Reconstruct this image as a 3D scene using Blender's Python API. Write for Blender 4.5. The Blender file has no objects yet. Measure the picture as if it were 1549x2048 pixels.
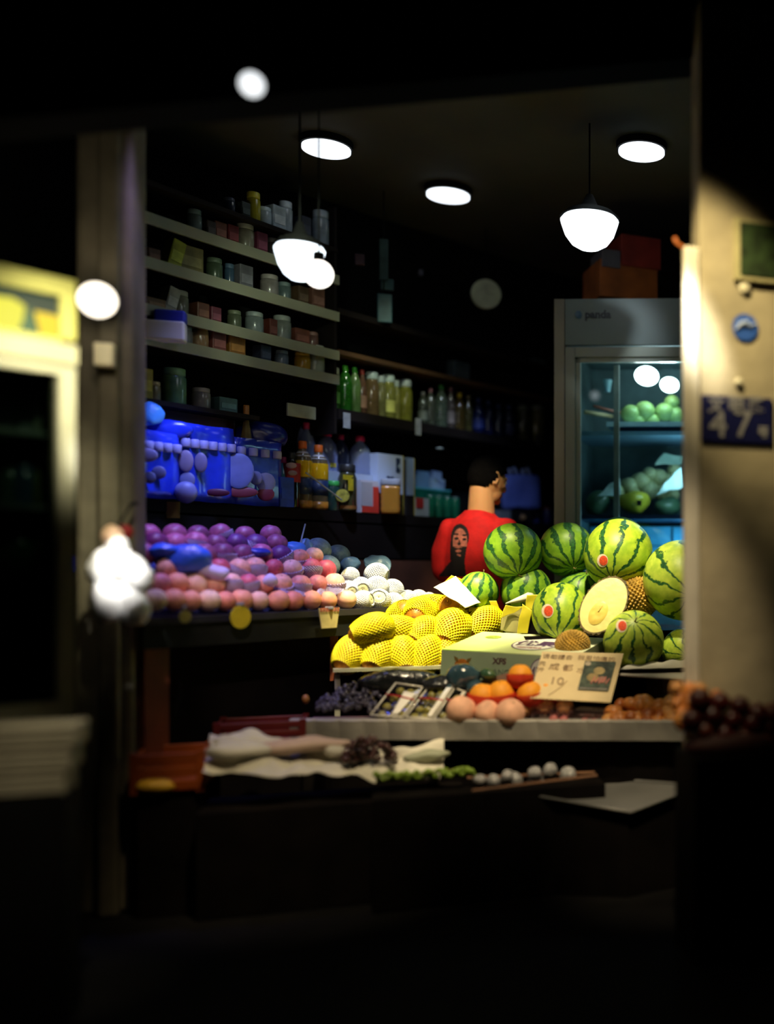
import bpy, bmesh, math, random
import numpy as np
from math import sin, cos, pi, radians, atan2, sqrt
from mathutils import Vector, Matrix, Euler, noise
from mathutils.bvhtree import BVHTree
random.seed(7)
SC = bpy.context.scene
C = SC.collection
# ------------------------------------------------------------ camera model
TH = radians(20); F = 2200*cos(TH); CX0 = 774.5+F*math.tan(TH); HZ = 1140.0; CZ = 1.17
def ray(px, py):
    u = (px-CX0)/F; v = (HZ-py)/F
    return Vector((sin(TH)+u*cos(TH), cos(TH)-u*sin(TH), v))
def U(px, py, D):
    d = ray(px, py); k = D/d.y
    return Vector((d.x*k, D, CZ+d.z*k))
def M(px, D):                       # metres per picture pixel there
    return D/ray(px, HZ).y/F
def rowz(py, px, D): return U(px, py, D).z
def xz(px, D): return U(px, HZ, D).x
def Dw(px): return 1.0/(1/4.8+(px-311)*(1/6.6-1/4.8)/797.0)     # front edge of the wall shelving
def line_D(a, b, px):                # depth where picture column px meets the plan line a-b
    r = ray(px, HZ); ax, ay = a.x, a.y; dx, dy = b.x-a.x, b.y-a.y
    s = (ay*r.x-ax*r.y)/(dx*r.y-dy*r.x); return ay+s*dy
_TA, _TB = U(580, HZ, 4.264), U(1375, HZ, 3.72)
def Dt(px): return line_D(_TA, _TB, px)              # front edge of the fruit tray
# ------------------------------------------------------------ objects
def tag(o, label=None, cat=None, group=None, kind=None):
    if label: o['label'] = label
    if cat: o['category'] = cat
    if group: o['group'] = group
    if kind: o['kind'] = kind
    return o
def empty(name, loc, label=None, cat=None, group=None, rot=(0,0,0), scale=(1,1,1)):
    o = bpy.data.objects.new(name, None); C.objects.link(o)
    o.location = loc; o.rotation_euler = rot; o.scale = scale; o.empty_display_size = .05
    return tag(o, label, cat, group)
def obj(name, bm, m, parent=None, world=True, smooth=False, origin=None):
    """bmesh -> one object. world=True: vertices are world coordinates, origin goes to the base."""
    me = bpy.data.meshes.new(name)
    if world:
        if origin is None:
            co = [v.co for v in bm.verts]
            lo = Vector((min(c.x for c in co), min(c.y for c in co), min(c.z for c in co)))
            hi = Vector((max(c.x for c in co), max(c.y for c in co), max(c.z for c in co)))
            origin = Vector(((lo.x+hi.x)/2, (lo.y+hi.y)/2, lo.z))
        bmesh.ops.translate(bm, verts=bm.verts, vec=-Vector(origin))
    bm.normal_update()
    bm.to_mesh(me); bm.free()
    if m is not None:
        for mm in (m if isinstance(m, (list, tuple)) else [m]): me.materials.append(mm)
    if smooth:
        for p in me.polygons: p.use_smooth = True
    o = bpy.data.objects.new(name, me); C.objects.link(o)
    if world:
        o.location = origin
    if parent is not None:
        o.parent = parent
        if world:
            w = Vector(origin); p = parent
            while p is not None: w = w-Vector(p.location); p = p.parent
            o.location = w
    return o
def meshobj(name, me, parent=None, loc=(0,0,0), rot=(0,0,0), scale=(1,1,1)):
    o = bpy.data.objects.new(name, me); C.objects.link(o); o.parent = parent
    o.location = loc; o.rotation_euler = rot; o.scale = scale
    return o
def kids(o): return [c for c in bpy.data.objects if c.parent == o]
KID = {}
def copy_tree(o, parent=None, loc=None, rot=None, scale=None, label=None, group=None):
    if o.name not in KID: KID[o.name] = kids(o)
    c = o.copy(); C.objects.link(c); c.parent = parent
    if loc is not None: c.location = loc
    if rot is not None: c.rotation_euler = rot
    if scale is not None: c.scale = scale
    if label: c['label'] = label
    if group: c['group'] = group
    for k in KID[o.name]: copy_tree(k, c)
    return c
class Proto:
    """first use moves the original, later uses copy it"""
    def __init__(s, root): s.r = root; s.used = False
    def put(s, loc, rot=(0,0,0), scale=(1,1,1), label=None, group=None, mat=None):
        if not s.used:
            s.used = True; o = s.r; KID[o.name] = kids(o)
            o.location = loc; o.rotation_euler = rot; o.scale = scale
            if label: o['label'] = label
            if group: o['group'] = group
        else: o = copy_tree(s.r, None, loc, rot, scale, label, group)
        if mat is not None and o.data is not None:
            o.material_slots[0].link = 'OBJECT'; o.material_slots[0].material = mat
        return o
# ------------------------------------------------------------ mesh helpers
def BM(): return bmesh.new()
def box(bm, c, s, rz=0.0, bev=0.0, M4=None):
    r = bmesh.ops.create_cube(bm, size=1.0); vs = r['verts']
    bmesh.ops.scale(bm, verts=vs, vec=s)
    if bev > 0:
        es = list({e for v in vs for e in v.link_edges})
        g = bmesh.ops.bevel(bm, geom=es, offset=bev, segments=2, affect='EDGES', profile=.5)
        vs = list({v for f in g['faces'] for v in f.verts} | {v for v in vs if v.is_valid})
    if rz: bmesh.ops.rotate(bm, verts=vs, cent=(0,0,0), matrix=Matrix.Rotation(rz, 3, 'Z'))
    if M4 is not None: bmesh.ops.transform(bm, matrix=M4, verts=vs)
    bmesh.ops.translate(bm, verts=vs, vec=c)
    return vs
def hexa(bm, p):
    """8 corners: bottom ring then top ring"""
    v = [bm.verts.new(q) for q in p]
    for f in ((3,2,1,0),(4,5,6,7),(0,1,5,4),(1,2,6,5),(2,3,7,6),(3,0,4,7)): bm.faces.new([v[i] for i in f])
    return v
def prism(bm, foot, z0, z1):
    a = [bm.verts.new((p[0], p[1], z0)) for p in foot]; b = [bm.verts.new((p[0], p[1], z1)) for p in foot]
    n = len(foot)
    bm.faces.new(a[::-1]); bm.faces.new(b)
    for i in range(n): bm.faces.new((a[i], a[(i+1) % n], b[(i+1) % n], b[i]))
def ell(bm, c, r, seg=20, rings=12, rot=None):
    if not hasattr(r, '__len__'): r = (r, r, r)
    g = bmesh.ops.create_uvsphere(bm, u_segments=seg, v_segments=rings, radius=1.0); vs = g['verts']
    bmesh.ops.scale(bm, verts=vs, vec=r)
    if rot is not None: bmesh.ops.rotate(bm, verts=vs, cent=(0,0,0), matrix=Euler(rot).to_matrix())
    bmesh.ops.translate(bm, verts=vs, vec=c)
    return vs
def lathe(bm, prof, c=(0,0,0), seg=20, sq=0.0, M4=None):
    """prof: (r,z) bottom to top; sq>0 squares the section"""
    rings = []
    for r, z in prof:
        ring = []
        for i in range(seg):
            a = 2*pi*i/seg
            k = 1.0
            if sq: k = 1.0/((abs(cos(a))**(2+8*sq)+abs(sin(a))**(2+8*sq))**(1/(2+8*sq)))
            p = Vector((r*k*cos(a), r*k*sin(a), z))
            if M4 is not None: p = M4 @ p
            ring.append(bm.verts.new(p+Vector(c)))
        rings.append(ring)
    for A, B in zip(rings, rings[1:]):
        for i in range(seg): bm.faces.new((A[i], A[(i+1) % seg], B[(i+1) % seg], B[i]))
    if prof[0][0] > 1e-5: bm.faces.new(rings[0][::-1])
    if prof[-1][0] > 1e-5: bm.faces.new(rings[-1])
    return rings
def tube(bm, pts, r, seg=8):
    pts = [Vector(p) for p in pts]; rings = []
    rr = r if hasattr(r, '__len__') else [r]*len(pts)
    up = None
    for i, p in enumerate(pts):
        t = (pts[min(i+1, len(pts)-1)]-pts[max(i-1, 0)]).normalized()
        if up is None: up = Vector((0,0,1)) if abs(t.z) < .9 else Vector((1,0,0))
        a = t.cross(up).normalized(); b = a.cross(t).normalized(); up = b
        rings.append([bm.verts.new(p+(a*cos(2*pi*k/seg)+b*sin(2*pi*k/seg))*rr[i]) for k in range(seg)])
    for A, B in zip(rings, rings[1:]):
        for k in range(seg): bm.faces.new((A[k], A[(k+1) % seg], B[(k+1) % seg], B[k]))
    bm.faces.new(rings[0][::-1]); bm.faces.new(rings[-1])
def jitter(bm, amp, sc, seed=0.0, verts=None):
    off = Vector((seed*7.3, seed*3.1, seed*5.7))
    for v in (verts or bm.verts):
        n = noise.noise_vector(v.co*sc+off); v.co += n*amp
def crumple(bm, amp, sc, seed=0.0):
    """facetted folds"""
    off = Vector((seed*7.3, seed*3.1, seed*5.7))
    for v in bm.verts:
        d, p = noise.voronoi(v.co*sc+off)
        n = noise.noise_vector(p[0]*3.1)
        v.co += n*amp*(d[1]-d[0])*2 + noise.noise_vector(v.co*sc*.5+off)*amp
def quad_grid(bm, a, b, c, d, nu, nv, fn=None):
    """bilinear sheet a-b-c-d (a,b bottom; d,c top)"""
    V = []
    for j in range(nv+1):
        row = []
        for i in range(nu+1):
            u, v = i/nu, j/nv
            p = Vector(a)*(1-u)*(1-v)+Vector(b)*u*(1-v)+Vector(c)*u*v+Vector(d)*(1-u)*v
            if fn: p = p+fn(u, v)
            row.append(bm.verts.new(p))
        V.append(row)
    for j in range(nv):
        for i in range(nu): bm.faces.new((V[j][i], V[j][i+1], V[j+1][i+1], V[j+1][i]))
    return V
def thicken(bm, t):
    bmesh.ops.recalc_face_normals(bm, faces=bm.faces)
    bmesh.ops.solidify(bm, geom=list(bm.faces), thickness=t)
def baked(bm, mods, name='tmp'):
    """run modifiers on a bmesh and return a new bmesh"""
    me = bpy.data.meshes.new(name); bm.to_mesh(me); bm.free()
    o = bpy.data.objects.new(name, me); C.objects.link(o)
    for typ, kw in mods:
        m = o.modifiers.new(typ, typ)
        for k, v in kw.items(): setattr(m, k, v)
    dg = bpy.context.evaluated_depsgraph_get(); dg.update()
    ev = o.evaluated_get(dg); m2 = bpy.data.meshes.new_from_object(ev)
    out = BM(); out.from_mesh(m2)
    bpy.data.objects.remove(o); bpy.data.meshes.remove(me); bpy.data.meshes.remove(m2)
    return out
def net_bm(N, Mr, p0, p1, rad=1.03, thick=.07):
    """diamond foam net on the unit sphere between polar angles p0..p1 (0 = +Z pole)"""
    bm = BM(); V = []
    for j in range(Mr+1):
        ph = p0+(p1-p0)*j/Mr
        V.append([bm.verts.new((rad*sin(ph)*cos(2*pi*(i+.5*(j % 2))/N), rad*sin(ph)*sin(2*pi*(i+.5*(j % 2))/N), rad*cos(ph))) for i in range(N)])
    for j in range(Mr-1):
        for i in range(N):
            k = j % 2
            bm.faces.new((V[j][i], V[j+1][(i-1+k) % N], V[j+2][i], V[j+1][(i+k) % N]))
    return baked(bm, [('WIREFRAME', dict(thickness=thick, use_replace=True, use_even_offset=False, offset=0.0))])
# ------------------------------------------------------------ materials
MATS = {}
def lin(c): return tuple(((x/255)/12.92 if x/255 <= .04045 else ((x/255+.055)/1.055)**2.4) for x in c)
def newmat(name):
    m = bpy.data.materials.new(name); m.use_nodes = True
    nt = m.node_tree; b = nt.nodes['Principled BSDF']
    return m, nt, b
def mat(name, col, rough=.5, var=.2, sc=12, bump=0.0, metal=0.0, trans=0.0, sss=0.0, coat=0.0, spec=.5, em=0.0, emcol=None, rand=None, alpha=1.0, bsc=None):
    if name in MATS: return MATS[name]
    m, nt, b = newmat(name); N = nt.nodes; L = nt.links
    tc = N.new('ShaderNodeTexCoord'); nz = N.new('ShaderNodeTexNoise'); nz.inputs['Scale'].default_value = sc
    nz.inputs['Detail'].default_value = 3
    L.new(tc.outputs['Object'], nz.inputs['Vector'])
    rp = N.new('ShaderNodeValToRGB'); L.new(nz.outputs['Fac'], rp.inputs['Fac'])
    rp.color_ramp.elements[0].position = .3; rp.color_ramp.elements[1].position = .7
    rp.color_ramp.elements[0].color = (*[x*(1-var) for x in col], 1)
    rp.color_ramp.elements[1].color = (*[min(1, x*(1+var)) for x in col], 1)
    out = rp.outputs['Color']
    if rand:
        oi = N.new('ShaderNodeObjectInfo'); r2 = N.new('ShaderNodeValToRGB'); L.new(oi.outputs['Random'], r2.inputs['Fac'])
        r2.color_ramp.interpolation = 'CONSTANT'
        els = r2.color_ramp.elements
        for i, c in enumerate(rand):
            if i < 2: e = els[i]; e.position = i/len(rand)
            else: e = els.new(i/len(rand))
            e.color = (*c, 1)
        mx = N.new('ShaderNodeMix'); mx.data_type = 'RGBA'; mx.blend_type = 'MULTIPLY'; mx.inputs['Factor'].default_value = 1
        L.new(out, mx.inputs['A']); L.new(r2.outputs['Color'], mx.inputs['B']); out = mx.outputs['Result']
    L.new(out, b.inputs['Base Color'])
    b.inputs['Roughness'].default_value = rough; b.inputs['Metallic'].default_value = metal
    b.inputs['Transmission Weight'].default_value = trans; b.inputs['Specular IOR Level'].default_value = spec
    b.inputs['Coat Weight'].default_value = coat; b.inputs['Coat Roughness'].default_value = .08
    if sss: b.inputs['Subsurface Weight'].default_value = sss; b.inputs['Subsurface Scale'].default_value = .01
    if alpha < 1: b.inputs['Alpha'].default_value = alpha
    if em: b.inputs['Emission Strength'].default_value = em; b.inputs['Emission Color'].default_value = (*(emcol or col), 1)
    if bump:
        n2 = N.new('ShaderNodeTexNoise'); n2.inputs['Scale'].default_value = bsc or sc*3; L.new(tc.outputs['Object'], n2.inputs['Vector'])
        bp = N.new('ShaderNodeBump'); bp.inputs['Strength'].default_value = bump; bp.inputs['Distance'].default_value = .01
        L.new(n2.outputs['Fac'], bp.inputs['Height']); L.new(bp.outputs['Normal'], b.inputs['Normal'])
    MATS[name] = m
    return m
def emit(name, col, s, base=.8):
    if name in MATS: return MATS[name]
    m, nt, b = newmat(name)
    b.inputs['Base Color'].default_value = (base,base,base,1)
    b.inputs['Emission Color'].default_value = (*col, 1); b.inputs['Emission Strength'].default_value = s
    MATS[name] = m; return m
def film(name, tint=(1,1,1), fac=.15, rough=.06, bump=0.0, bsc=20, gloss=(1,1,1)):
    """clear pane or plastic film: see-through with a gloss on it"""
    if name in MATS: return MATS[name]
    m = bpy.data.materials.new(name); m.use_nodes = True; nt = m.node_tree; N = nt.nodes; L = nt.links
    N.remove(N['Principled BSDF'])
    t = N.new('ShaderNodeBsdfTransparent'); t.inputs['Color'].default_value = (*tint, 1)
    g = N.new('ShaderNodeBsdfGlossy'); g.inputs['Roughness'].default_value = rough; g.inputs['Color'].default_value = (*gloss, 1)
    lw = N.new('ShaderNodeLayerWeight'); lw.inputs['Blend'].default_value = .25
    ma = N.new('ShaderNodeMath'); ma.operation = 'MULTIPLY_ADD'; L.new(lw.outputs['Facing'], ma.inputs[0]); ma.inputs[1].default_value = .35; ma.inputs[2].default_value = fac
    x = N.new('ShaderNodeMixShader'); L.new(ma.outputs[0], x.inputs['Fac']); L.new(t.outputs[0], x.inputs[1]); L.new(g.outputs[0], x.inputs[2])
    L.new(x.outputs[0], N['Material Output'].inputs['Surface'])
    if bump:
        tc = N.new('ShaderNodeTexCoord'); n2 = N.new('ShaderNodeTexNoise'); n2.inputs['Scale'].default_value = bsc; L.new(tc.outputs['Object'], n2.inputs['Vector'])
        n2.inputs['Detail'].default_value = 4
        bp = N.new('ShaderNodeBump'); bp.inputs['Strength'].default_value = bump; bp.inputs['Distance'].default_value = .02
        L.new(n2.outputs['Fac'], bp.inputs['Height']); L.new(bp.outputs['Normal'], g.inputs['Normal'])
    MATS[name] = m; return m
def melon_mat(name, light, dark, n, w, seed):
    m, nt, b = newmat(name); N = nt.nodes; L = nt.links
    def math_(op, a, bb=None, c=None):
        k = N.new('ShaderNodeMath'); k.operation = op
        for i, v in enumerate((a, bb, c)):
            if v is None: continue
            if isinstance(v, (int, float)): k.inputs[i].default_value = v
            else: L.new(v, k.inputs[i])
        return k.outputs[0]
    tc = N.new('ShaderNodeTexCoord'); sp = N.new('ShaderNodeSeparateXYZ'); L.new(tc.outputs['Object'], sp.inputs[0])
    mp = N.new('ShaderNodeMapping'); mp.inputs['Location'].default_value = (seed*3.7, seed*1.3, seed*2.1); L.new(tc.outputs['Object'], mp.inputs[0])
    def nz(sc, det=2):
        k = N.new('ShaderNodeTexNoise'); k.inputs['Scale'].default_value = sc; k.inputs['Detail'].default_value = det; L.new(mp.outputs[0], k.inputs['Vector']); return k.outputs['Fac']
    ang = math_('ARCTAN2', sp.outputs['Y'], sp.outputs['X'])
    a = math_('MULTIPLY', ang, n/(2*pi))
    a = math_('MULTIPLY_ADD', nz(2.2, 1), .9, a)
    a = math_('MULTIPLY_ADD', nz(9, 3), .35, a)
    a = math_('MULTIPLY_ADD', nz(26, 2), .16, a)
    f = math_('FRACT', math_('ADD', a, 10.0))
    d = math_('ABSOLUTE', math_('SUBTRACT', f, .5))       # 0 in stripe centre
    wid = math_('MULTIPLY_ADD', nz(1.7, 1), w*.9, w*.45)
    # stripes fade to thin lines near the ends
    s = math_('SUBTRACT', wid, d)
    s = math_('MULTIPLY', s, 22.0)
    cl = N.new('ShaderNodeClamp'); L.new(s, cl.inputs[0])
    # pale ground with soft mottling
    g = N.new('ShaderNodeValToRGB'); L.new(nz(5, 4), g.inputs['Fac'])
    g.color_ramp.elements[0].position = .35; g.color_ramp.elements[1].position = .68
    g.color_ramp.elements[0].color = (light[0]*.6, light[1]*.72, light[2]*.6, 1); g.color_ramp.elements[1].color = (*light, 1)
    dk = N.new('ShaderNodeValToRGB'); L.new(nz(14, 3), dk.inputs['Fac'])
    dk.color_ramp.elements[0].position = .35; dk.color_ramp.elements[1].position = .7
    dk.color_ramp.elements[0].color = (dark[0]*.55, dark[1]*.55, dark[2]*.55, 1); dk.color_ramp.elements[1].color = (dark[0]*1.7, dark[1]*1.7, dark[2]*1.5, 1)
    mx = N.new('ShaderNodeMix'); mx.data_type = 'RGBA'; L.new(cl.outputs[0], mx.inputs['Factor']); L.new(g.outputs[0], mx.inputs['A']); L.new(dk.outputs[0], mx.inputs['B'])
    L.new(mx.outputs['Result'], b.inputs['Base Color'])
    b.inputs['Roughness'].default_value = .42; b.inputs['Specular IOR Level'].default_value = .35
    return m
def text_bm(s, size, ex, ey, o, align='LEFT', ext=.0006, ez=None, shear=0.0, bold=0.0):
    """writing laid in the plane (ex, ey) with its origin at o"""
    cu = bpy.data.curves.new('t', 'FONT'); cu.body = s; cu.size = size; cu.align_x = align; cu.align_y = 'CENTER'; cu.shear = shear
    cu.offset = bold
    cu.extrude = ext; cu.resolution_u = 3
    to = bpy.data.objects.new('t', cu); C.objects.link(to)
    dg = bpy.context.evaluated_depsgraph_get(); dg.update()
    me = bpy.data.meshes.new_from_object(to.evaluated_get(dg))
    bm = BM(); bm.from_mesh(me)
    bpy.data.objects.remove(to); bpy.data.curves.remove(cu); bpy.data.meshes.remove(me)
    ex = Vector(ex).normalized(); ey = Vector(ey).normalized(); ez = ex.cross(ey).normalized()
    for v in bm.verts: v.co = Vector(o)+ex*v.co.x+ey*v.co.y+ez*v.co.z
    return bm
def ordn(i, n, side='left'):
    w = ['leftmost', 'second', 'third', 'fourth', 'fifth', 'sixth', 'seventh', 'eighth', 'ninth', 'tenth', 'eleventh', 'twelfth', 'thirteenth', 'fourteenth', 'fifteenth', 'sixteenth', 'seventeenth', 'eighteenth']
    if i == 0: return 'leftmost'
    if i == n-1: return 'rightmost'
    return w[i]+' from left'
def aim(loc, to): return (Vector(to)-Vector(loc)).to_track_quat('-Z', 'Y').to_euler()
def spot(name, loc, to, power, col, cone, blend=.6, r=.05):
    l = bpy.data.lights.new(name, 'SPOT'); l.energy = power; l.color = col; l.spot_size = radians(cone); l.spot_blend = blend; l.shadow_soft_size = r
    o = bpy.data.objects.new(name, l); C.objects.link(o); o.location = loc; o.rotation_euler = aim(loc, to); return o
def point(name, loc, power, col, r=.04):
    l = bpy.data.lights.new(name, 'POINT'); l.energy = power; l.color = col; l.shadow_soft_size = r
    o = bpy.data.objects.new(name, l); C.objects.link(o); o.location = loc; return o
# ============================================================ SETTING
def struct(name, bm, m, smooth=False):
    return tag(obj(name, bm, m, smooth=smooth), kind='structure')
mFloor = mat('street_floor', (.008,.0075,.007), .9, .4, 4, bump=.4, spec=.1)
mDark = mat('dark_paint', (.006,.006,.006), .8, .3, 6, spec=.12)
mCeil = mat('ceiling_paint', (.05,.045,.03), .8, .2, 2)
bm = BM(); box(bm, (0, 3.8, -.05), (9, 11, .1)); struct('floor', bm, mFloor)
bm = BM(); hexa(bm, [(-4.5,3.3,3.12),(4.5,3.3,3.12),(4.5,9.3,3.12),(-4.5,9.3,3.12),(-4.5,3.3,3.24),(4.5,3.3,3.24),(4.5,9.3,3.24),(-4.5,9.3,3.24)]); struct('ceiling', bm, mCeil)
a = U(230, HZ, Dw(230)+.40); b = U(1600, HZ, Dw(1500)+.40)
bm = BM(); prism(bm, [(a.x-1.2, a.y-.5), (b.x, b.y), (b.x-.1, b.y+.15), (a.x-1.3, a.y-.35)], 0, 3.12); struct('wall_back', bm, mDark)
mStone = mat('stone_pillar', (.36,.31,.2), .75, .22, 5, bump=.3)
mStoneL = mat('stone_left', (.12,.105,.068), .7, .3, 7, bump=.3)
# right pillar, its side towards the stall and its rounded metal edge
xr = xz(1402, 3.2)
bm = BM(); box(bm, (xr+.35, 3.26, 1.51), (.70, .10, 3.02), bev=.004)
struct('wall_right', bm, mStone)
mEdge = mat('edge_strip', (.62,.58,.48), .55, .15, 6, bump=.1)
bm = BM()
x0 = xz(1370, 3.2); x1 = xz(1401, 3.2)
z1 = rowz(492, 1385, 3.2)
box(bm, ((x0+x1)/2, 3.215, z1/2), (x1-x0, .03, z1), bev=.008)
struct('trim_1', bm, mEdge)
# left pillar
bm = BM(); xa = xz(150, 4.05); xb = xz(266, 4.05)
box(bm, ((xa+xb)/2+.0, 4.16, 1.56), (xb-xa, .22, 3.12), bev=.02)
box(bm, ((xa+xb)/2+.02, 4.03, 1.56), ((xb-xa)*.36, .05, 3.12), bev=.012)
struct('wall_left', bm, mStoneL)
# dark fascia beam over the shop front
bm = BM()
p0 = U(-150, 300, 3.45); p1 = U(1700, 125, 3.45)
hexa(bm, [(p0.x,3.3,p0.z),(p1.x,3.3,p1.z),(p1.x,3.45,p1.z),(p0.x,3.45,p0.z),(p0.x,3.3,3.6),(p1.x,3.3,3.6),(p1.x,3.45,3.6),(p0.x,3.45,3.6)])
struct('trim_2', bm, mat('fascia', (.0015,.0015,.0015), .95, spec=.03))

# ============================================================ RIGHT PILLAR FITTINGS
yf = 3.205
def on_pillar(px, py): return U(px, py, yf)
k = M(1470, yf)
t = empty('house_number_plate', on_pillar(1475, 886), 'dark blue enamel house number plate reading 47 on the stone pillar', 'sign')
bm = BM(); c = on_pillar(1475, 840); box(bm, (c.x, yf, c.z), (150*k, .012, 93*k), bev=.004)
obj('plate', bm, mat('plate_blue', (.007,.009,.06), .35, .15, 8), t)
mPale = mat('plate_pale', (.22,.22,.24), .5, .1)
for s, px, py, sz in (('4', 1436, 851, 74), ('7', 1486, 851, 74), ('文', 1432, 812, 34), ('明', 1472, 812, 34), ('路', 1512, 812, 34), ('号', 1526, 866, 24)):
    q = on_pillar(px, py)
    obj('lettering', text_bm(s, sz*k, (1,0,0), (0,0,1), (q.x, yf-.0075, q.z), 'CENTER', ext=.001, bold=.0018), mPale, t)
t = empty('round_sticker', on_pillar(1491, 682), 'small round blue sticker with a pale swoosh on the stone pillar', 'sticker')
q = on_pillar(1491, 655)
bm = BM(); lathe(bm, [(27*k,0),(27*k,.002)], seg=28, M4=Matrix.Translation((q.x, yf, q.z)) @ Matrix.Rotation(pi/2, 4, 'X')); obj('sticker_face', bm, mat('sticker_blue', (.03,.10,.42), .4, .1), t)
bm = BM(); tube(bm, [(q.x+sx*k, yf-.004, q.z+sz*k) for sx, sz in ((-20,-6),(-10,6),(4,9),(10,2),(22,10))], [2*k,5*k,6*k,4*k,1.5*k]); obj('swoosh', bm, mat('swoosh_pale', (.35,.45,.7), .4), t)
for px, py, r, lb in ((1490, 577, 12, 'round cream screw cap on the pillar above the blue sticker'), (1478, 765, 9, 'small pale screw cap on the pillar above the number plate')):
    q = on_pillar(px, py); bm = BM(); ell(bm, (q.x, yf-.002, q.z), (r*k, .01, r*k)); tag(obj('screw_cap', bm, mat('screw_cap', (.62,.58,.42), .35), smooth=True), lb, 'cap')
t = empty('notice_board', on_pillar(1530, 560), 'framed dark green notice board high on the stone pillar', 'notice board')
a, b = on_pillar(1468, 560), on_pillar(1620, 455)
bm = BM(); box(bm, ((a.x+b.x)/2, yf-.006, (a.z+b.z)/2), (b.x-a.x, .018, b.z-a.z)); obj('frame', bm, mat('notice_frame', (.42,.38,.2), .5), t)
bm = BM(); box(bm, ((a.x+b.x)/2+.003, yf-.014, (a.z+b.z)/2), (b.x-a.x-.03, .01, b.z-a.z-.03)); obj('notice', bm, mat('notice_green', (.02,.04,.012), .5, .8, 20), t)
t = empty('wall_hook', U(1372, 500, 3.25), 'small orange hook on top of the pillar edge strip', 'hook')
bm = BM(); q = U(1362, 492, 3.25); tube(bm, [q+Vector((.02,0,-.01)), q, q+Vector((-.015,0,.01)), q+Vector((-.02,0,.025))], .006); obj('hook', bm, mat('hook_orange', (.5,.14,.03), .5), t, smooth=True)

# ============================================================ LEFT PILLAR LAMP AND BOX
t = empty('globe_lamp', U(195, 640, 3.92), 'round glowing warm globe lamp on the dark stone pillar', 'lamp')
q = U(195, 600, 3.86); bm = BM(); ell(bm, q, 35*M(195, 3.86), 28, 16)
obj('globe', bm, emit('globe_glow', (1, .88, .70), 2.2), t, smooth=True)
bm = BM(); lathe(bm, [(.03,0),(.03,.1)], seg=16, M4=Matrix.Translation((q.x, 4.0, q.z)) @ Matrix.Rotation(pi/2, 4, 'X')); obj('bracket', bm, mDark, t)
q = U(210, 711, 3.97); kk = M(210, 3.97)
bm = BM(); box(bm, q, (34*kk, .05, 46*kk), bev=.006); tag(obj('switch_box', bm, mat('switch_box', (.80,.74,.50), .4)), 'small cream electrical box on the pillar under the globe lamp', 'box')

# ============================================================ CEILING LAMPS
def ceil_disc(px, py, rpx, lb, hz=3.11):
    D = (hz-CZ)*2200/(HZ-py); q = U(px, py, D)
    t = empty('ceiling_light', (q.x, q.y, hz-.03), lb, 'ceiling light', 'round ceiling lights')
    r = rpx*M(px, D)
    bm = BM(); lathe(bm, [(r*1.08, -.02),(r*1.1, .01)], (q.x, q.y, hz), 32); obj('frame', bm, mDark, t)
    bm = BM(); lathe(bm, [(r, -.034),(r*1.0, -.022)], (q.x, q.y, hz), 32); obj('diffuser', bm, emit('panel_glow', (.86,.93,1), 1.6), t)
ceil_disc(653, 302, 46, 'round white ceiling light above the pale-edged shelves')
ceil_disc(897, 366, 42, 'round white ceiling light deepest in the shop, towards the back wall')
ceil_disc(1284, 219, 46, 'round white ceiling light nearest the stone pillar, above the fridge')
def dome(px, py, rpx, hpx, D, lb, col, s):
    q = U(px, py, D); k = M(px, D); r = rpx*k; h = hpx*k
    t = empty('pendant_lamp', (q.x, q.y, q.z-h), lb, 'pendant lamp')
    bm = BM(); lathe(bm, [(1e-5,-h),(r*.35,-h*.96),(r*.62,-h*.8),(r*.84,-h*.5),(r*.97,-h*.12),(r,0),(r*.9,h*.12)], q, 28); obj('bulb', bm, emit('dome_glow_'+str(px), col, s), t, smooth=True)
    bm = BM(); lathe(bm, [(r*1.03,h*.10),(r*.8,h*.3),(r*.3,h*.5),(r*.12,h*.9)], q, 28); obj('lamp_shade', bm, mDark, t, smooth=True)
    bm = BM(); tube(bm, [q+Vector((0,0,h*.8)), (q.x, q.y, 3.12)], .004); obj('cord', bm, mDark, t)
dome(1180, 442, 58, 58, 4.5, 'bright white half-dome pendant lamp over the watermelons, before the fridge', (.86,.94,1), 2.6)
dome(600, 500, 48, 62, 4.35, 'bluish white half-dome pendant lamp over the plum pile', (.82,.92,1), 2.4)
def bulb(px, py, rpx, D, lb, col, s, tiltpx=0):
    q = U(px, py, D); r = rpx*M(px, D)
    t = empty('hanging_bulb', (q.x, q.y, q.z-r), lb, 'bulb')
    bm = BM(); ell(bm, q, r, 24, 14); obj('bulb', bm, emit('bulb_glow_'+str(px), col, s), t, smooth=True)
    bm = BM(); lathe(bm, [(r*.4,r*.8),(r*.35,r*1.5),(r*.1,r*1.6)], q, 14); obj('socket', bm, mDark, t)
    bm = BM(); tube(bm, [q+Vector((0,0,r*1.5)), (q.x, q.y, 3.12)], .003); obj('cord', bm, mDark, t)
bulb(638, 548, 28, 4.25, 'warm white bulb hanging beside the bluish dome lamp', (1,.93,.84), 2.4)
bulb(504, 169, 22, 3.05, 'round white bulb highest of the hanging lamps, in front of the shop fascia', (.93,.97,1), 1.5)

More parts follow.
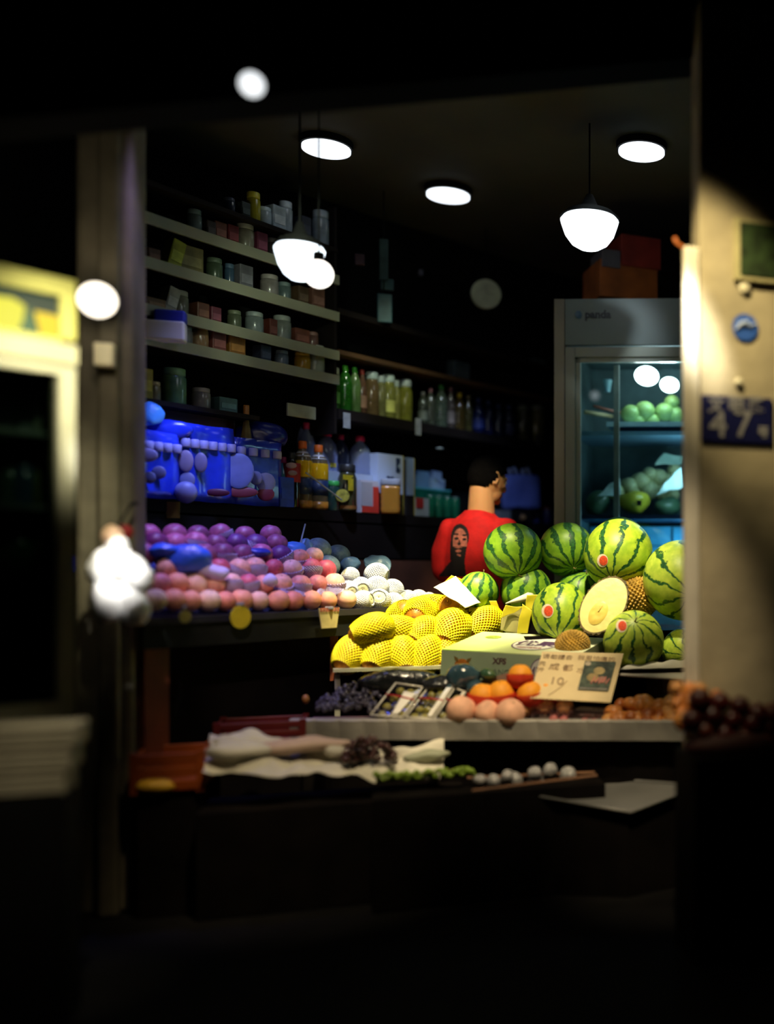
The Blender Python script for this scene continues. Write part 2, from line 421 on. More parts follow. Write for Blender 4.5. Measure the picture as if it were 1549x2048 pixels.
# ============================================================ RIGHT GLASS DOOR FRIDGE
fa = Vector((xz(1131,5.2), 5.2, 0)); fb = Vector((xz(1372,4.98), 4.98, 0))
ex = (fb-fa).normalized(); fb = fa+ex*.92; ez = Vector((0,0,1)); ey = ez.cross(ex).normalized()    # into the fridge
FT = rowz(598, 1131, 5.2)
def FP(u, d, z, fa=fa, ex=ex, ey=ey): return fa+ex*u+ey*d+Vector((0,0,z))
def fbox(bm, u0, u1, d0, d1, z0, z1):
    hexa(bm, [FP(u0,d0,z0),FP(u1,d0,z0),FP(u1,d1,z0),FP(u0,d1,z0),FP(u0,d0,z1),FP(u1,d0,z1),FP(u1,d1,z1),FP(u0,d1,z1)])
def fz(py): return rowz(py, 1131, 5.2)
fr = empty('display_fridge', FP(.46,.3,0), 'tall grey display fridge with a glass door behind the watermelons', 'fridge')
mSteel = mat('fridge_steel', (.30,.30,.26), .42, .12, 4, metal=.3)
mGrey = mat('fridge_grey', (.22,.27,.27), .45, .1, 3)
mIn = mat('fridge_inside', (.10,.15,.155), .8, .2, spec=.1)
bm = BM()
W = .92
fbox(bm, 0,.02, .05,.62, .1,FT); fbox(bm, W-.02,W, .05,.62, .1,FT); fbox(bm, .02,W-.02, .60,.62, .1,FT); fbox(bm, .02,W-.02, .05,.6, FT-.24,FT); fbox(bm, .02,W-.02,.05,.6, .1,.5)
obj('cabinet', bm, mIn, fr)
bm = BM(); fbox(bm, 0,W, 0,.05, fz(690), FT); obj('header_panel', bm, mat('fridge_header', (.17,.21,.21), .4, .1, 3), fr)
bm = BM(); q0 = FP(.05,-.002,fz(630)); ell(bm, q0+ex*.02, (.022,.004,.02)); obj('logo_mark', bm, mat('logo_blue', (.05,.12,.2), .4), fr)
bm = text_bm('panda', .055, ex, ez, FP(.10,-.003,fz(630)), ext=.001, bold=.002); obj('lettering', bm, mat('logo_grey', (.03,.035,.045), .4), fr)
# side post of brushed steel, left of the door
bm = BM(); fbox(bm, -.055,-.004, .0,.62, .1, FT); obj('side_post', bm, mat('post_steel', (.40,.37,.29), .35, .15, 3, metal=.6), fr)
dz0 = .5; dz1 = fz(694)
bm = BM()
for (u0,u1,z0,z1,d0) in ((0.0,.05,dz0,dz1,0),(W-.05,W,dz0,dz1,0),(.05,W-.05,dz1-.05,dz1,0),(.05,W-.05,dz0,dz0+.06,0),(.05,.075,dz0+.06,dz1-.05,.012),(.05,W-.05,dz1-.075,dz1-.05,.012)):
    fbox(bm, u0+.001,u1-.001, d0,.04, z0+.001, z1-.001)
dr = obj('door', bm, mat('door_frame', (.34,.36,.31), .4, .1, 3, metal=.2), fr)
bm = BM(); fbox(bm, .076,W-.052, .02,.024, dz0+.06, dz1-.076); obj('glass_pane', bm, film('fridge_glass', (.80,.93,.94), .06, .02), dr)
bm = BM(); fbox(bm, .235,.262, .05,.07, dz0+.1, dz1-.08); obj('mullion', bm, mat('mullion', (.22,.2,.17), .4), fr)
def shelf_z(py): return rowz(py, 1280, 5.25)
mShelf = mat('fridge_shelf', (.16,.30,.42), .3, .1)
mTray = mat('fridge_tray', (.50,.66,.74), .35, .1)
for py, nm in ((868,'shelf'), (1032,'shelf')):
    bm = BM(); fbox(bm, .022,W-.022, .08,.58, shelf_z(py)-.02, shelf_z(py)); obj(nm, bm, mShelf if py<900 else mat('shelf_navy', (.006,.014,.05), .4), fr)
bm = BM(); fbox(bm, .03,W-.03, .50,.51, 1.05, 1.407); obj('lower_panel', bm, mat('lower_panel', (.10,.42,.62), .4, .1), fr)
bm = BM()
for uu in (.48, .70): fbox(bm, uu,uu+.006, .49,.499, 1.10, 1.40)
fbox(bm, .26,W-.03, .49,.499, 1.30, 1.305); obj('seam', bm, mDark, fr)
# glowing discs added to stand for lamps reflected in the glass
for px, py, r, lb in ((1294, 752, 25, 'glowing disc standing for a lamp reflection in the fridge glass, above the fruit tray'), (1340, 770, 20, 'smaller glowing disc standing for a lamp reflection in fridge glass by the pillar edge')):
    q = U(px, py, 5.22); rr = r*M(px, 5.22); bm = BM(); ell(bm, q, (rr, .02, rr*.8)); tag(obj('lamp_reflection', bm, emit('lamp_reflection_glow', (.93,1,.96), 8), smooth=True), lb, 'lamp')
q = U(1216, 773, 5.4); bm = BM(); lathe(bm, [(.013,-.03),(.018,0),(.024,.03),(.024,.034)], q, 16); tag(obj('paper_cup', bm, mat('cup_blue', (.3,.55,.65), .4, em=0)), 'small pale blue cup on the upper left inside the fridge', 'cup')
# things in the fridge: upper tray with green fruit
tz = shelf_z(868)
t = empty('serving_tray', FP(.6,.2,tz), 'pale blue tray of green fruit on the upper fridge shelf', 'tray')
bm = BM(); uz = rowz(850, 1280, 5.2)
fbox(bm, .19,W-.04, .10,.45, uz-.012, uz+.012); obj('tray_body', bm, mTray, t)
bm = BM(); fbox(bm, .24,W-.1, .14,.42, tz, uz-.012); obj('foot', bm, mat('navy', (.01,.02,.06), .4), t)
mGf = mat('green_fruit', (.30,.42,.12), .45, .3, 8)
pr = Proto(tag(obj('green_guava', (lambda b: (ell(b, (0,0,0), 1, 16, 10), b)[1])(BM()), mGf, world=False, smooth=True), 'x', 'fruit'))
gf = [(1262,828,20),(1290,822,21),(1330,824,20),(1352,830,18),(1276,842,16),(1306,842,15),(1345,805,16)]
for i, (px, py, r) in enumerate(sorted(gf)):
    D = 5.30-.0*i; r1 = r*M(px, D); q = U(px, py, D)
    pr.put(q, (0,0,i), (r1,r1,r1*.92), 'pale green guava on the tray under the glowing reflection discs, '+ordn(i, len(gf)), 'guavas on the fridge tray')
# red and tan wrapped sticks on the upper left
for i,(a,b,c,w,nm) in enumerate((((1170,824),(1226,833),(.55,.40,.2),.012,'long tan wooden chopstick bundle lying across the fridge shelf'),((1188,812),(1262,832),(.35,.10,.06),.008,'thin red brown stick lying inside the fridge above the tan one'))):
    bm = BM(); tube(bm, [U(a[0],a[1],5.33), U(b[0],b[1],5.38)], w); tag(obj('wooden_stick', bm, mat('stick%d' % i, c, .5), smooth=True), nm, 'stick')
# lower: potatoes / pale pears, yellow bag, white plastic sheets, green bag
lz = shelf_z(1032)
pp = Proto(tag(obj('pale_pear', (lambda b: (ell(b, (0,0,0), 1, 16, 10), jitter(b, .08, 1.3), b)[2])(BM()), mat('pear_pale', (.42,.42,.22), .5, .3, 6), world=False, smooth=True), 'x', 'fruit'))
gp = [(1232,984,17),(1258,972,18),(1282,962,18),(1300,980,20),(1318,955,18),(1338,962,16),(1322,985,17),(1345,990,15),(1268,990,16),(1300,948,15),(1350,940,15)]
for i, (px, py, r) in enumerate(sorted(gp)):
    D = 5.35; r1 = r*M(px, D)
    pp.put(U(px,py,D), (i,0,i*2.), (r1*1.1,r1,r1*.95), 'pale round pear heaped on the lower fridge shelf, '+ordn(i, len(gp)), 'pears on the lower fridge shelf')
bm = BM(); ell(bm, U(1270,1004,5.26), (.085,.05,.062), 24, 16); jitter(bm, .02, 12, 2); 
t = empty('yellow_bag', U(1270,1030,5.26), 'crinkled olive yellow plastic bag with a dark label in the fridge', 'bag')
obj('bag_body', bm, mat('yellow_bag', (.50,.44,.03), .35, .3, 9, bump=.4), t, smooth=True)
bm = BM(); box(bm, U(1279,1006,5.19), (.022,.006,.026)); obj('paper_label', bm, mDark, t)
bm = BM(); ell(bm, U(1196,1008,5.32), (.065,.05,.06), 20, 12); jitter(bm, .02, 9, 4); tag(obj('green_bag', bm, mat('green_bag', (.06,.13,.07), .35, .3, 9, bump=.4), smooth=True), 'dull green plastic bag at the shelf end beside the yellow bag', 'bag')
bm = BM(); ell(bm, U(1338,1012,5.3), (.075,.05,.05), 20, 12); jitter(bm, .02, 9, 5); tag(obj('green_bag', bm, MATS['green_bag'], smooth=True), 'dark green plastic bag by the pillar edge inside the fridge', 'bag')
def sheet(name, pts, D, m, lb, cat, seed, amp=.012, t=.0015, dd=(0,0,0,0)):
    P = [U(p[0], p[1], D+dd[i]) for i, p in enumerate(pts)]
    bm = BM(); quad_grid(bm, *P, 16, 16); jitter(bm, amp, 14, seed); thicken(bm, t)
    return tag(obj(name, bm, m, smooth=True), lb, cat)
mClear = mat('plastic_white', (.48,.62,.62), .3, .2, 9, bump=.3)
sheet('plastic_sheet', [(1196,990),(1240,990),(1240,985),(1238,955)], 5.22, mClear, 'pale blue plastic sheet leaning at the left of the lower fridge shelf', 'sheet', 1)
sheet('plastic_sheet', [(1310,992),(1366,975),(1366,935),(1350,945)], 5.2, mClear, 'white plastic sheet folded over the pears by the pillar edge', 'sheet', 2)
sheet('plastic_sheet', [(1310,930),(1366,930),(1366,912),(1330,905)], 5.3, mat('plastic_green', (.25,.36,.3), .35, .2, 9), 'grey green plastic film above the heaped pears', 'sheet', 3)
# boxes on top of the fridge
def carton(px0, px1, py0, py1, D, dep, m, lb, name='carton', cat='box', rz=0.12):
    q0 = U(px0, py1, D); q1 = U(px1, py0, D)
    bm = BM(); box(bm, ((q0.x+q1.x)/2, D+dep/2, (q0.z+q1.z)/2), (q1.x-q0.x, dep, q1.z-q0.z), rz=rz, bev=.004)
    return tag(obj(name, bm, m), lb, cat)
carton(1192,1312,530,592,5.3,.3, mat('crt_orange', (.42,.11,.015), .6,.4,6), 'wide orange carton lying on top of the display fridge')
carton(1236,1318,476,530,5.3,.3, mat('crt_red', (.36,.035,.02), .6,.4,6), 'dark red carton stacked on the orange carton above the fridge')
carton(1200,1238,500,532,5.28,.2, mat('crt_grey', (.13,.12,.13), .6,.3,6), 'small grey box beside the dark red carton above the fridge')

# ============================================================ LEFT NEIGHBOUR'S FRIDGE
la = U(-120, HZ, 3.22); lb_ = U(152, HZ, 3.42)
ex = (Vector((lb_.x,lb_.y,0))-Vector((la.x,la.y,0))); LW = ex.length; ex = ex.normalized(); ey = Vector((0,0,1)).cross(ex).normalized()
l0 = Vector((la.x, la.y, 0))
def LP(u, d, z, l0=l0, ex=ex, ey=ey): return l0+ex*u+ey*d+Vector((0,0,z))
def lbox(bm, u0,u1,d0,d1,z0,z1): hexa(bm, [LP(u0,d0,z0),LP(u1,d0,z0),LP(u1,d1,z0),LP(u0,d1,z0),LP(u0,d0,z1),LP(u1,d0,z1),LP(u1,d1,z1),LP(u0,d1,z1)])
def lz_(py): return rowz(py, 150, 3.42)
lt = empty('drinks_fridge', LP(LW/2,.25,0), 'tall drinks fridge with cream frame and lit yellow green sign', 'fridge')
mCream = mat('cream_frame', (.62,.60,.40), .4, .1, 4)
zt = lz_(562); zs0 = lz_(696); zd = lz_(700); zb = lz_(1430)
bm = BM(); lbox(bm, 0,.02,.06,.6,.08,zt); lbox(bm, LW-.02,LW,.06,.6,.08,zt); lbox(bm,.02,LW-.02,.58,.6,.08,zt); lbox(bm,.02,LW-.02,.06,.58,zs0,zt); lbox(bm,.02,LW-.02,.06,.58,.08,zb); obj('cabinet', bm, mDark, lt)
fw = 30*M(130,3.42)
bm = BM(); lbox(bm, 0,LW,0,.06,zt-.05,zt); lbox(bm, LW-fw*.95,LW,0,.06,zs0+.02,zt-.05); lbox(bm, 0,LW-fw*.95,0,.06,zs0+.005,zs0+.02)
obj('sign_frame', bm, mat('sign_frame', (.62,.60,.18), .4, .1, 4), lt)
bm = BM(); lbox(bm, 0,LW-fw*.95,.015,.06,zs0+.02,zt-.05); sg = obj('sign_panel', bm, emit('sign_green', (.0,.028,.014), 1.0, .02), lt)
def lquad(pts, d, m, nm, par):
    bm = BM(); A = [U(p[0], p[1], 3.3) for p in pts]
    # keep on the sign plane
    out = []
    for p in pts:
        r = ray(p[0], p[1]); n = ey; o = Vector((0,0,CZ)); k = (LP(0,d,0)-o).dot(n)/r.dot(n); out.append(o+r*k)
    f = bm.faces.new([bm.verts.new(v) for v in out]); bmesh.ops.recalc_face_normals(bm, faces=bm.faces)
    g = bmesh.ops.extrude_face_region(bm, geom=[f]); bmesh.ops.translate(bm, verts=[v for v in g['geom'] if isinstance(v, bmesh.types.BMVert)], vec=-ey*.002)
    return obj(nm, bm, m, par)
lquad([(-100,670),(30,673),(46,640),(50,612),(25,596),(-20,590),(-100,600)], .012, emit('sign_yellow', (.85,.80,.04), 1.0, .02), 'yellow_shape', sg)
lquad([(82,676),(118,678),(118,634),(98,628),(68,622)], .012, emit('sign_gold', (.95,.68,.0), 1.1, .02), 'yellow_shape', sg)
lquad([(30,673),(82,676),(68,640),(60,612),(46,640)], .0125, emit('sign_mid', (.06,.17,.06), 1.0, .02), 'green_hill', sg)
bm = BM(); lbox(bm, 0,LW,-.01,.05,zd-.045,zs0+.004); obj('middle_rail', bm, mCream, lt)
bm = BM(); lbox(bm, LW-fw,LW,0,.05,zb+.02,zd-.046); lbox(bm, 0,LW-fw,0,.05,zd-.075,zd-.046); lbox(bm, 0,LW-fw,0,.05,zb,zb+.045); lbox(bm, LW-fw,LW,0,.05,zb,zb+.02)
dr = obj('door', bm, mat('door_cream', (.58,.57,.42), .35, .1, 4), lt)
bm = BM(); lbox(bm, .0,LW-fw,.02,.024,zb+.046,zd-.076); obj('glass_pane', bm, film('left_glass', (.4,.46,.44), .05, .03), dr)
for py in (862, 1010, 1150):
    bm = BM(); lbox(bm, .02,LW-.03,.1,.5,lz_(py)-.012,lz_(py)); obj('shelf', bm, mat('left_shelf', (.25,.28,.24), .4), lt)
items = [(-30,862,(.05,.08,.12)),(12,862,(.16,.18,.20)),(48,862,(.12,.14,.14)),(90,862,(.3,.32,.26)),(20,1010,(.03,.06,.04)),(92,1010,(.12,.15,.05)),(50,1010,(.02,.05,.09)),(95,1150,(.10,.10,.03)),(40,1150,(.02,.10,.03)),(8,1150,(.05,.05,.03))]
BN = {862:'top', 1010:'middle', 1150:'bottom'}
def bottle_bm(r, h, neck=.35, sh=.62, seg=20, sq=0.0):
    return [(r*.9,0),(r,h*.03),(r,h*sh*.5),(r*.97,h*sh),(r*.8,h*(sh+.1)),(r*neck,h*(sh+.27)),(r*neck,h*.94)]
for i,(px,py,c) in enumerate(items):
    q = U(px, py, 3.56); z0 = lz_(py); hh = 100*M(px,3.5)
    bm = BM(); lathe(bm, bottle_bm(.034, hh), (q.x, q.y, z0), 16)
    o = tag(obj('drink_bottle', bm, mat('lb%d' % i, c, .2), smooth=True), 'dim bottle on the %s shelf in the drinks fridge, %s' % (BN[py], ordn([x[0] for x in sorted(items) if x[1]==py].index(px), len([x for x in items if x[1]==py]))), 'bottle', 'bottles in the drinks fridge')
    bm = BM(); lathe(bm, [(.014,hh*.93),(.014,hh)], (q.x,q.y,z0), 14); obj('cap', bm, mDark, o)
# pale ribbed foam boxes below the fridge door
q0 = U(-60, 1600, 3.12); q1 = U(156, 1446, 3.12)
mFoam = mat('foam_box', (.42,.38,.27), .7, .15, 6)
nb = 3; hts = (q1.z-q0.z)/nb
for i in range(nb):
    w = (q1.x-q0.x)*(1-.02*i); zc = q1.z-hts*(i+.5)
    t = empty('foam_box', ((q0.x+q1.x)/2, 3.2, zc-hts/2), ['top','middle','bottom'][i]+' pale foam box in the stack under the drinks fridge', 'box', 'stack of pale foam boxes')
    bm = BM(); box(bm, ((q0.x+q1.x)/2-.01*i, 3.165, zc-hts*.12), (w, .13, hts*.72), bev=.008); obj('box_body', bm, mFoam, t)
    bm = BM(); box(bm, ((q0.x+q1.x)/2-.01*i, 3.165, zc+hts*.36), (w*1.015, .135, hts*.24), bev=.008); obj('lid', bm, mFoam, t)
bm = BM(); box(bm, ((q0.x+q1.x)/2, 3.165, q0.z/2), (q1.x-q0.x-.04, .13, q0.z)); tag(obj('low_bench', bm, mDark), 'low dark bench carrying the pale foam boxes', 'bench')
# ============================================================ COUNTERS AND STANDS
mRedwood = mat('red_wood', (.16,.035,.012), .55, .35, 7)
mBlackwood = mat('black_wood', (.006,.0045,.004), .85, .4, 7, spec=.08)
ZC = 1.005                                             # plum counter top
a = U(286, 1228, 4.05); b = U(872, 1222, 5.05)
cx = (Vector((b.x,b.y,0))-Vector((a.x,a.y,0))); CW = cx.length; cx = cx.normalized(); cy = Vector((0,0,1)).cross(cx).normalized()
c0 = Vector((a.x,a.y,0))
def CP(u, d, z): return c0+cx*u+cy*d+Vector((0,0,z))
def cbox(bm, u0,u1,d0,d1,z0,z1): hexa(bm, [CP(u0,d0,z0),CP(u1,d0,z0),CP(u1,d1,z0),CP(u0,d1,z0),CP(u0,d0,z1),CP(u1,d0,z1),CP(u1,d1,z1),CP(u0,d1,z1)])
t = empty('fruit_counter', CP(CW/2,.3,0), 'long dark counter carrying the heap of plums and netted guavas', 'counter')
CDp = .50
bm = BM(); cbox(bm, 0,CW,0,CDp,ZC-.025,ZC); obj('counter_top', bm, mat('counter_top', (.025,.025,.035), .5, .3, 6, spec=.2), t)
bm = BM(); cbox(bm, .01,CW-.01,.012,.03,ZC-.11,ZC-.026); obj('fascia', bm, mat('fascia_dark', (.012,.014,.015), .7, .3, spec=.15), t)
bm = BM(); cbox(bm, .05,CW-.05,.12,CDp-.02,.05,ZC-.026); obj('body', bm, mBlackwood, t)
for u in (.03, .98):
    bm = BM(); cbox(bm, u,u+.09,.035,.115,0,ZC-.112); obj('leg', bm, mRedwood, t)
# stand for mangoes and melons
ZM = .772
t = empty('display_stand', U(1050, 1400, 4.8), 'stepped dark stand under the mangoes, carton and watermelons', 'stand')
mEdgeM = mat('stand_edge', (.45,.44,.30), .35, .2)
xm0 = xz(667, 4.53); xm1 = xz(1400, 4.3)
bm = BM(); box(bm, ((xm0+xm1)/2, 4.80, ZM-.008), (xm1-xm0, .58, .014)); obj('board', bm, mEdgeM, t)
xq = xz(1185, 4.3)
bm = BM(); box(bm, ((xq+xm1)/2, 4.305, ZM-.014), (xm1-xq, .40, .014)); obj('board', bm, mBlackwood, t)
bm = BM(); box(bm, ((xm0+xm1)/2, 4.86, (ZM-.02)/2), (xm1-xm0-.06, .42, ZM-.04)); obj('body', bm, mBlackwood, t)
bm = BM(); box(bm, (xm0+.015, 4.55, ZM/2-.01), (.02, .02, ZM-.03)); obj('leg', bm, mEdgeM, t)
bm = BM(); box(bm, (xz(1340,4.3), 4.33, (ZM-.03)/2), (.12, .30, ZM-.04)); obj('side_panel', bm, mat('side_panel', (.20,.13,.09), .6, .2), t)
def step(px0, px1, d0, d1, z):
    x0, x1 = xz(px0, d0), xz(px1, d0)
    bm = BM(); box(bm, ((x0+x1)/2, (d0+d1)/2, (ZM+z)/2), (x1-x0, d1-d0, z-ZM)); obj('step', bm, mBlackwood, t)
step(1052, 1195, 4.46, 4.68, .885)
step(905, 1190, 4.76, 5.05, .975)
step(1200, 1400, 4.50, 5.0, .90)

# ============================================================ WATERMELONS
LG = (.24,.43,.028); DG = (.016,.085,.022)
mm = [melon_mat('melon_rind_shaded', LG, DG, 11, .24, 1), melon_mat('melon_rind_b', (.46,.60,.04), DG, 10, .16, 5), melon_mat('melon_rind_c', (.52,.62,.07), DG, 10, .13, 9)]  # first rind darker: shade on the back melons put into its green
mSt = mat('melon_stalk', (.22,.17,.05), .7)
def melon_proto(mt):
    bm = BM(); ell(bm, (0,0,0), 1, 48, 32)
    o = obj('watermelon', bm, mt, world=False, smooth=True); tag(o, 'x', 'watermelon', 'watermelons')
    bm = BM(); tube(bm, [(0,0,.98),(.02,0,1.06),(.06,.02,1.11),(.10,.05,1.12)], [.035,.02,.018,.012], 8); obj('stalk', bm, mSt, o, world=False, smooth=True)
    bm = BM(); ell(bm, (0,0,-1), (.05,.05,.012), 12, 6); obj('blossom_scar', bm, mSt, o, world=False, smooth=True)
    return Proto(o)
MP = [melon_proto(m) for m in mm]
def pole(az, el):
    """rotation taking +Z to a direction: az 0 = away from camera, 90 = right; el up"""
    d = Vector((sin(radians(az))*cos(radians(el)), cos(radians(az))*cos(radians(el)), sin(radians(el))))
    return d.to_track_quat('Z', 'Y')
def melon(px, py, rx, ry, D, kind, az, el, lb, roll=0, dy=None, long=1.0):
    q = U(px, py, D); k = M(px, D); st = 1/cos(atan2((px-CX0)/F,1))
    r = (rx*ry)**.5*k
    rot = (pole(az, el) @ Euler((0,0,radians(roll))).to_quaternion()).to_euler()
    return MP[kind].put(q, rot, (r*long**-.5, r*long**-.5, r*long), lb), q, r
md = {}
L = [('a',1027,1104,60,56,4.86,0,170,-50,'dark green watermelon covering the red shirt, leftmost on the upper row',0,1.0),
 ('b',1134,1099,56,53,4.87,0,170,-42,'green watermelon on the upper row beside the big stickered one',40,1.0),
 ('c',1240,1090,58,54,4.86,0,100,10,'shadowed watermelon peeping out behind the big stickered one',80,1.0),
 ('d',1238,1109,75,68,4.62,1,205,-38,'biggest watermelon, bright and striped, with a red sticker above the cut jackfruit',10,1.08),
 ('e',1366,1160,76,92,4.40,2,185,-18,'large pale watermelon half hidden by the pillar edge, above the round low one',30,1.12),
 ('f',957,1184,44,38,4.86,0,100,75,'small dark watermelon behind the white paper sheet',0,1.0),
 ('g',1053,1182,54,48,4.86,0,100,78,'dark watermelon in the lower row between two upper ones',50,1.0),
 ('h',1158,1190,52,45,4.84,0,150,60,'shaded watermelon behind the stickered one next to the cut jackfruit',90,1.0),
 ('i',1122,1226,68,52,4.55,1,195,-45,'stickered watermelon lying between the yellow paper and cut jackfruit',60,1.1),
 ('j',1268,1284,70,57,4.30,2,190,40,'stickered watermelon at the bottom on the white foam tray',20,1.08),
 ('k',1368,1300,42,46,4.36,2,190,-10,'pale watermelon mostly behind the pillar edge, lowest by the foam tray',70,1.0)]
for (kk_,px,py,rx,ry,D,kd,az,el,lb,ro,lg) in L: md[kk_] = melon(px,py,rx,ry,D,kd,az,el,lb,ro,long=lg)
# stickers laid on the rind
mRed = mat('sticker_red', (.75,.09,.03), .35, .3, 30); mCr = mat('sticker_cream', (.85,.68,.5), .4, .1)
def on_ball(o, px, py):
    """where the line of sight through (px,py) meets the ellipsoid"""
    Mx = o.matrix_basis; Mi = Mx.inverted()
    c = Mi @ Vector((0,0,CZ)); d = (Mi.to_3x3() @ ray(px,py))
    A = d.dot(d); B = 2*c.dot(d); Cc = c.dot(c)-1; s = B*B-4*A*Cc
    if s < 0: return None
    k = (-B-sqrt(s))/(2*A); p = c+d*k
    n = (Mi.transposed().to_3x3() @ p).normalized()
    return Mx @ p, n, p
def sticker(key, px, py, r):
    o, q, rr = md[key]
    res = on_ball(o, px, py)
    if res is None: return
    k = M(px, 4.5)
    for nm, rad, off, mt_, dx in (('sticker', r, .0012, mCr, 0), ('sticker_print', r*.74, .0022, mRed, 2)):
        bm = BM(); Vs = []
        cen = None
        ringn = 20
        V0 = on_ball(o, px+dx, py)[0:2]; cen = bm.verts.new(V0[0]+V0[1]*off)
        prev = None; rings = []
        for rr_ in (.5, 1.0):
            ring = []
            for i in range(ringn):
                an = 2*pi*i/ringn; h = on_ball(o, px+dx+rad*rr_*cos(an)*.85, py+rad*rr_*sin(an))
                ring.append(bm.verts.new(h[0]+h[1]*off))
            rings.append(ring)
        for i in range(ringn):
            bm.faces.new((cen, rings[0][i], rings[0][(i+1) % ringn])); bm.faces.new((rings[0][i], rings[1][i], rings[1][(i+1) % ringn], rings[0][(i+1) % ringn]))
        Mi = o.matrix_basis.inverted()
        bmesh.ops.recalc_face_normals(bm, faces=bm.faces)
        bmesh.ops.transform(bm, matrix=Mi, verts=bm.verts)
        s = obj(nm, bm, mt_, o, world=False)
        KID.pop(o.name, None)
sticker('d', 1206, 1121, 13); sticker('i', 1096, 1222, 14); sticker('j', 1244, 1252, 13)

# white foam tray under the low watermelon
q = U(1300, 1352, 4.2); x0 = xz(1232,4.2); x1 = xz(1400,4.2)
bm = BM(); V = quad_grid(bm, U(1232,1352,4.10),U(1372,1362,4.06),U(1374,1322,4.20),U(1256,1334,4.22), 24, 6, lambda u,v: Vector((0,.008*sin(v*3.1),.004*sin(u*19)*v)))
thicken(bm, .010)
tag(obj('foam_sheet', bm, mat('foam_white', (.72,.68,.60), .6, .15, 6, bump=.3), smooth=True), 'curled white foam sheet under the lowest stickered watermelon', 'foam sheet')

# ============================================================ JACKFRUIT
def spiky(c, r, n, h, seed, seg=(96,64), rot=None, cut=None):
    bm = BM(); bmesh.ops.create_icosphere(bm, subdivisions=6, radius=1.0)
    pts = []
    for i in range(n):
        z = 1-2*(i+.5)/n; ph = i*2.39996+seed; s = sqrt(1-z*z); pts.append((s*cos(ph), s*sin(ph), z))
    P = np.array(pts); co = np.array([v.co[:] for v in bm.verts])
    d = np.zeros(len(co))
    for s0 in range(0, len(co), 4000):
        dd = 2-2*co[s0:s0+4000] @ P.T; d[s0:s0+4000] = np.sqrt(np.maximum(dd.min(1), 0))
    R0 = 2.0/sqrt(n)
    f = 1+h*np.clip(1-d/R0, 0, 1)
    for v, k in zip(bm.verts, f): v.co *= float(k)
    bmesh.ops.scale(bm, verts=bm.verts, vec=r)
    if cut is not None:      # slice away the side beyond a plane
        co_, no_ = cut
        g = bmesh.ops.bisect_plane(bm, geom=bm.verts[:]+bm.edges[:]+bm.faces[:], plane_co=co_, plane_no=no_, clear_outer=True)
        e = [x for x in g['geom_cut'] if isinstance(x, bmesh.types.BMEdge)]
        bmesh.ops.contextual_create(bm, geom=e)
    if rot is not None: bmesh.ops.transform(bm, matrix=rot.to_matrix().to_4x4(), verts=bm.verts)
    bmesh.ops.translate(bm, verts=bm.verts, vec=c)
    return bm
mRind = mat('jack_rind', (.42,.25,.035), .65, .45, 25)
mRindD = mat('jack_rind_dark', (.13,.09,.03), .7, .5, 25)
mFlesh = mat('jack_flesh', (.98,.84,.30), .4, .10, 18, bump=.15, coat=.3)
mCore = mat('jack_core', (.95,.66,.13), .4, .2, 20)
q = U(1272, 1196, 4.52); k = M(1272, 4.52)
tag(obj('jackfruit', spiky(q, (43*k, 41*k, 41*k), 520, .15, 1), mRind), 'whole ochre spiky jackfruit wedged between the big watermelons', 'jackfruit')
q = U(1146, 1289, 4.30); k = M(1146, 4.30)
tag(obj('jackfruit', spiky(q, (32*k, 26*k, 27*k), 380, .16, 3), mRind), 'spiky jackfruit end piece showing above the carton corner', 'jackfruit')
# cut half: face towards camera-left and tilted
q = U(1208, 1210, 4.33); k = M(1208, 4.33)
t = empty('cut_jackfruit', q, 'halved jackfruit with bright yellow flesh facing out between watermelons', 'jackfruit')
axis = (Vector((.55,.10,.84))).normalized()
nrm = Vector((-.42,-.86,.12)); nrm = (nrm-axis*nrm.dot(axis)).normalized(); side = axis.cross(nrm).normalized()
R = Matrix((side, -nrm, axis)).transposed().to_quaternion()    # local x side, y away from face, z long axis
bm = spiky(q, (42*k, 44*k, 63*k), 420, .09, 5, rot=R, cut=(Vector((0,0,0)), Vector((0,-1,0))))
obj('rind', bm, mRindD, t)
def fl(r1, r2, d, amp, nm, m_, dz=0):
    bm = BM(); cen = q+nrm*d
    N = 40; rings = []
    c_ = bm.verts.new(cen+nrm*amp)
    for j in range(1, 13):
        s = j/12; ring = []
        for i in range(N):
            a_ = 2*pi*i/N; p = cen+side*(r1*k*s*cos(a_))+axis*(r2*k*s*sin(a_)+dz*k)
            hgt = amp*(1-s**4)+.0012*noise.noise(p*60)*(1-s**6)
            ring.append(bm.verts.new(p+nrm*hgt))
        rings.append(ring)
    for i in range(N): bm.faces.new((c_, rings[0][i], rings[0][(i+1) % N]))
    for A, B in zip(rings, rings[1:]):
        for i in range(N): bm.faces.new((A[i], B[i], B[(i+1) % N], A[(i+1) % N]))
    bmesh.ops.recalc_face_normals(bm, faces=bm.faces)
    return obj(nm, bm, m_, t, smooth=True)
fl(41, 61, .001, .004, 'flesh', mFlesh); fl(17, 26, .0055, .004, 'core', mCore, -20)

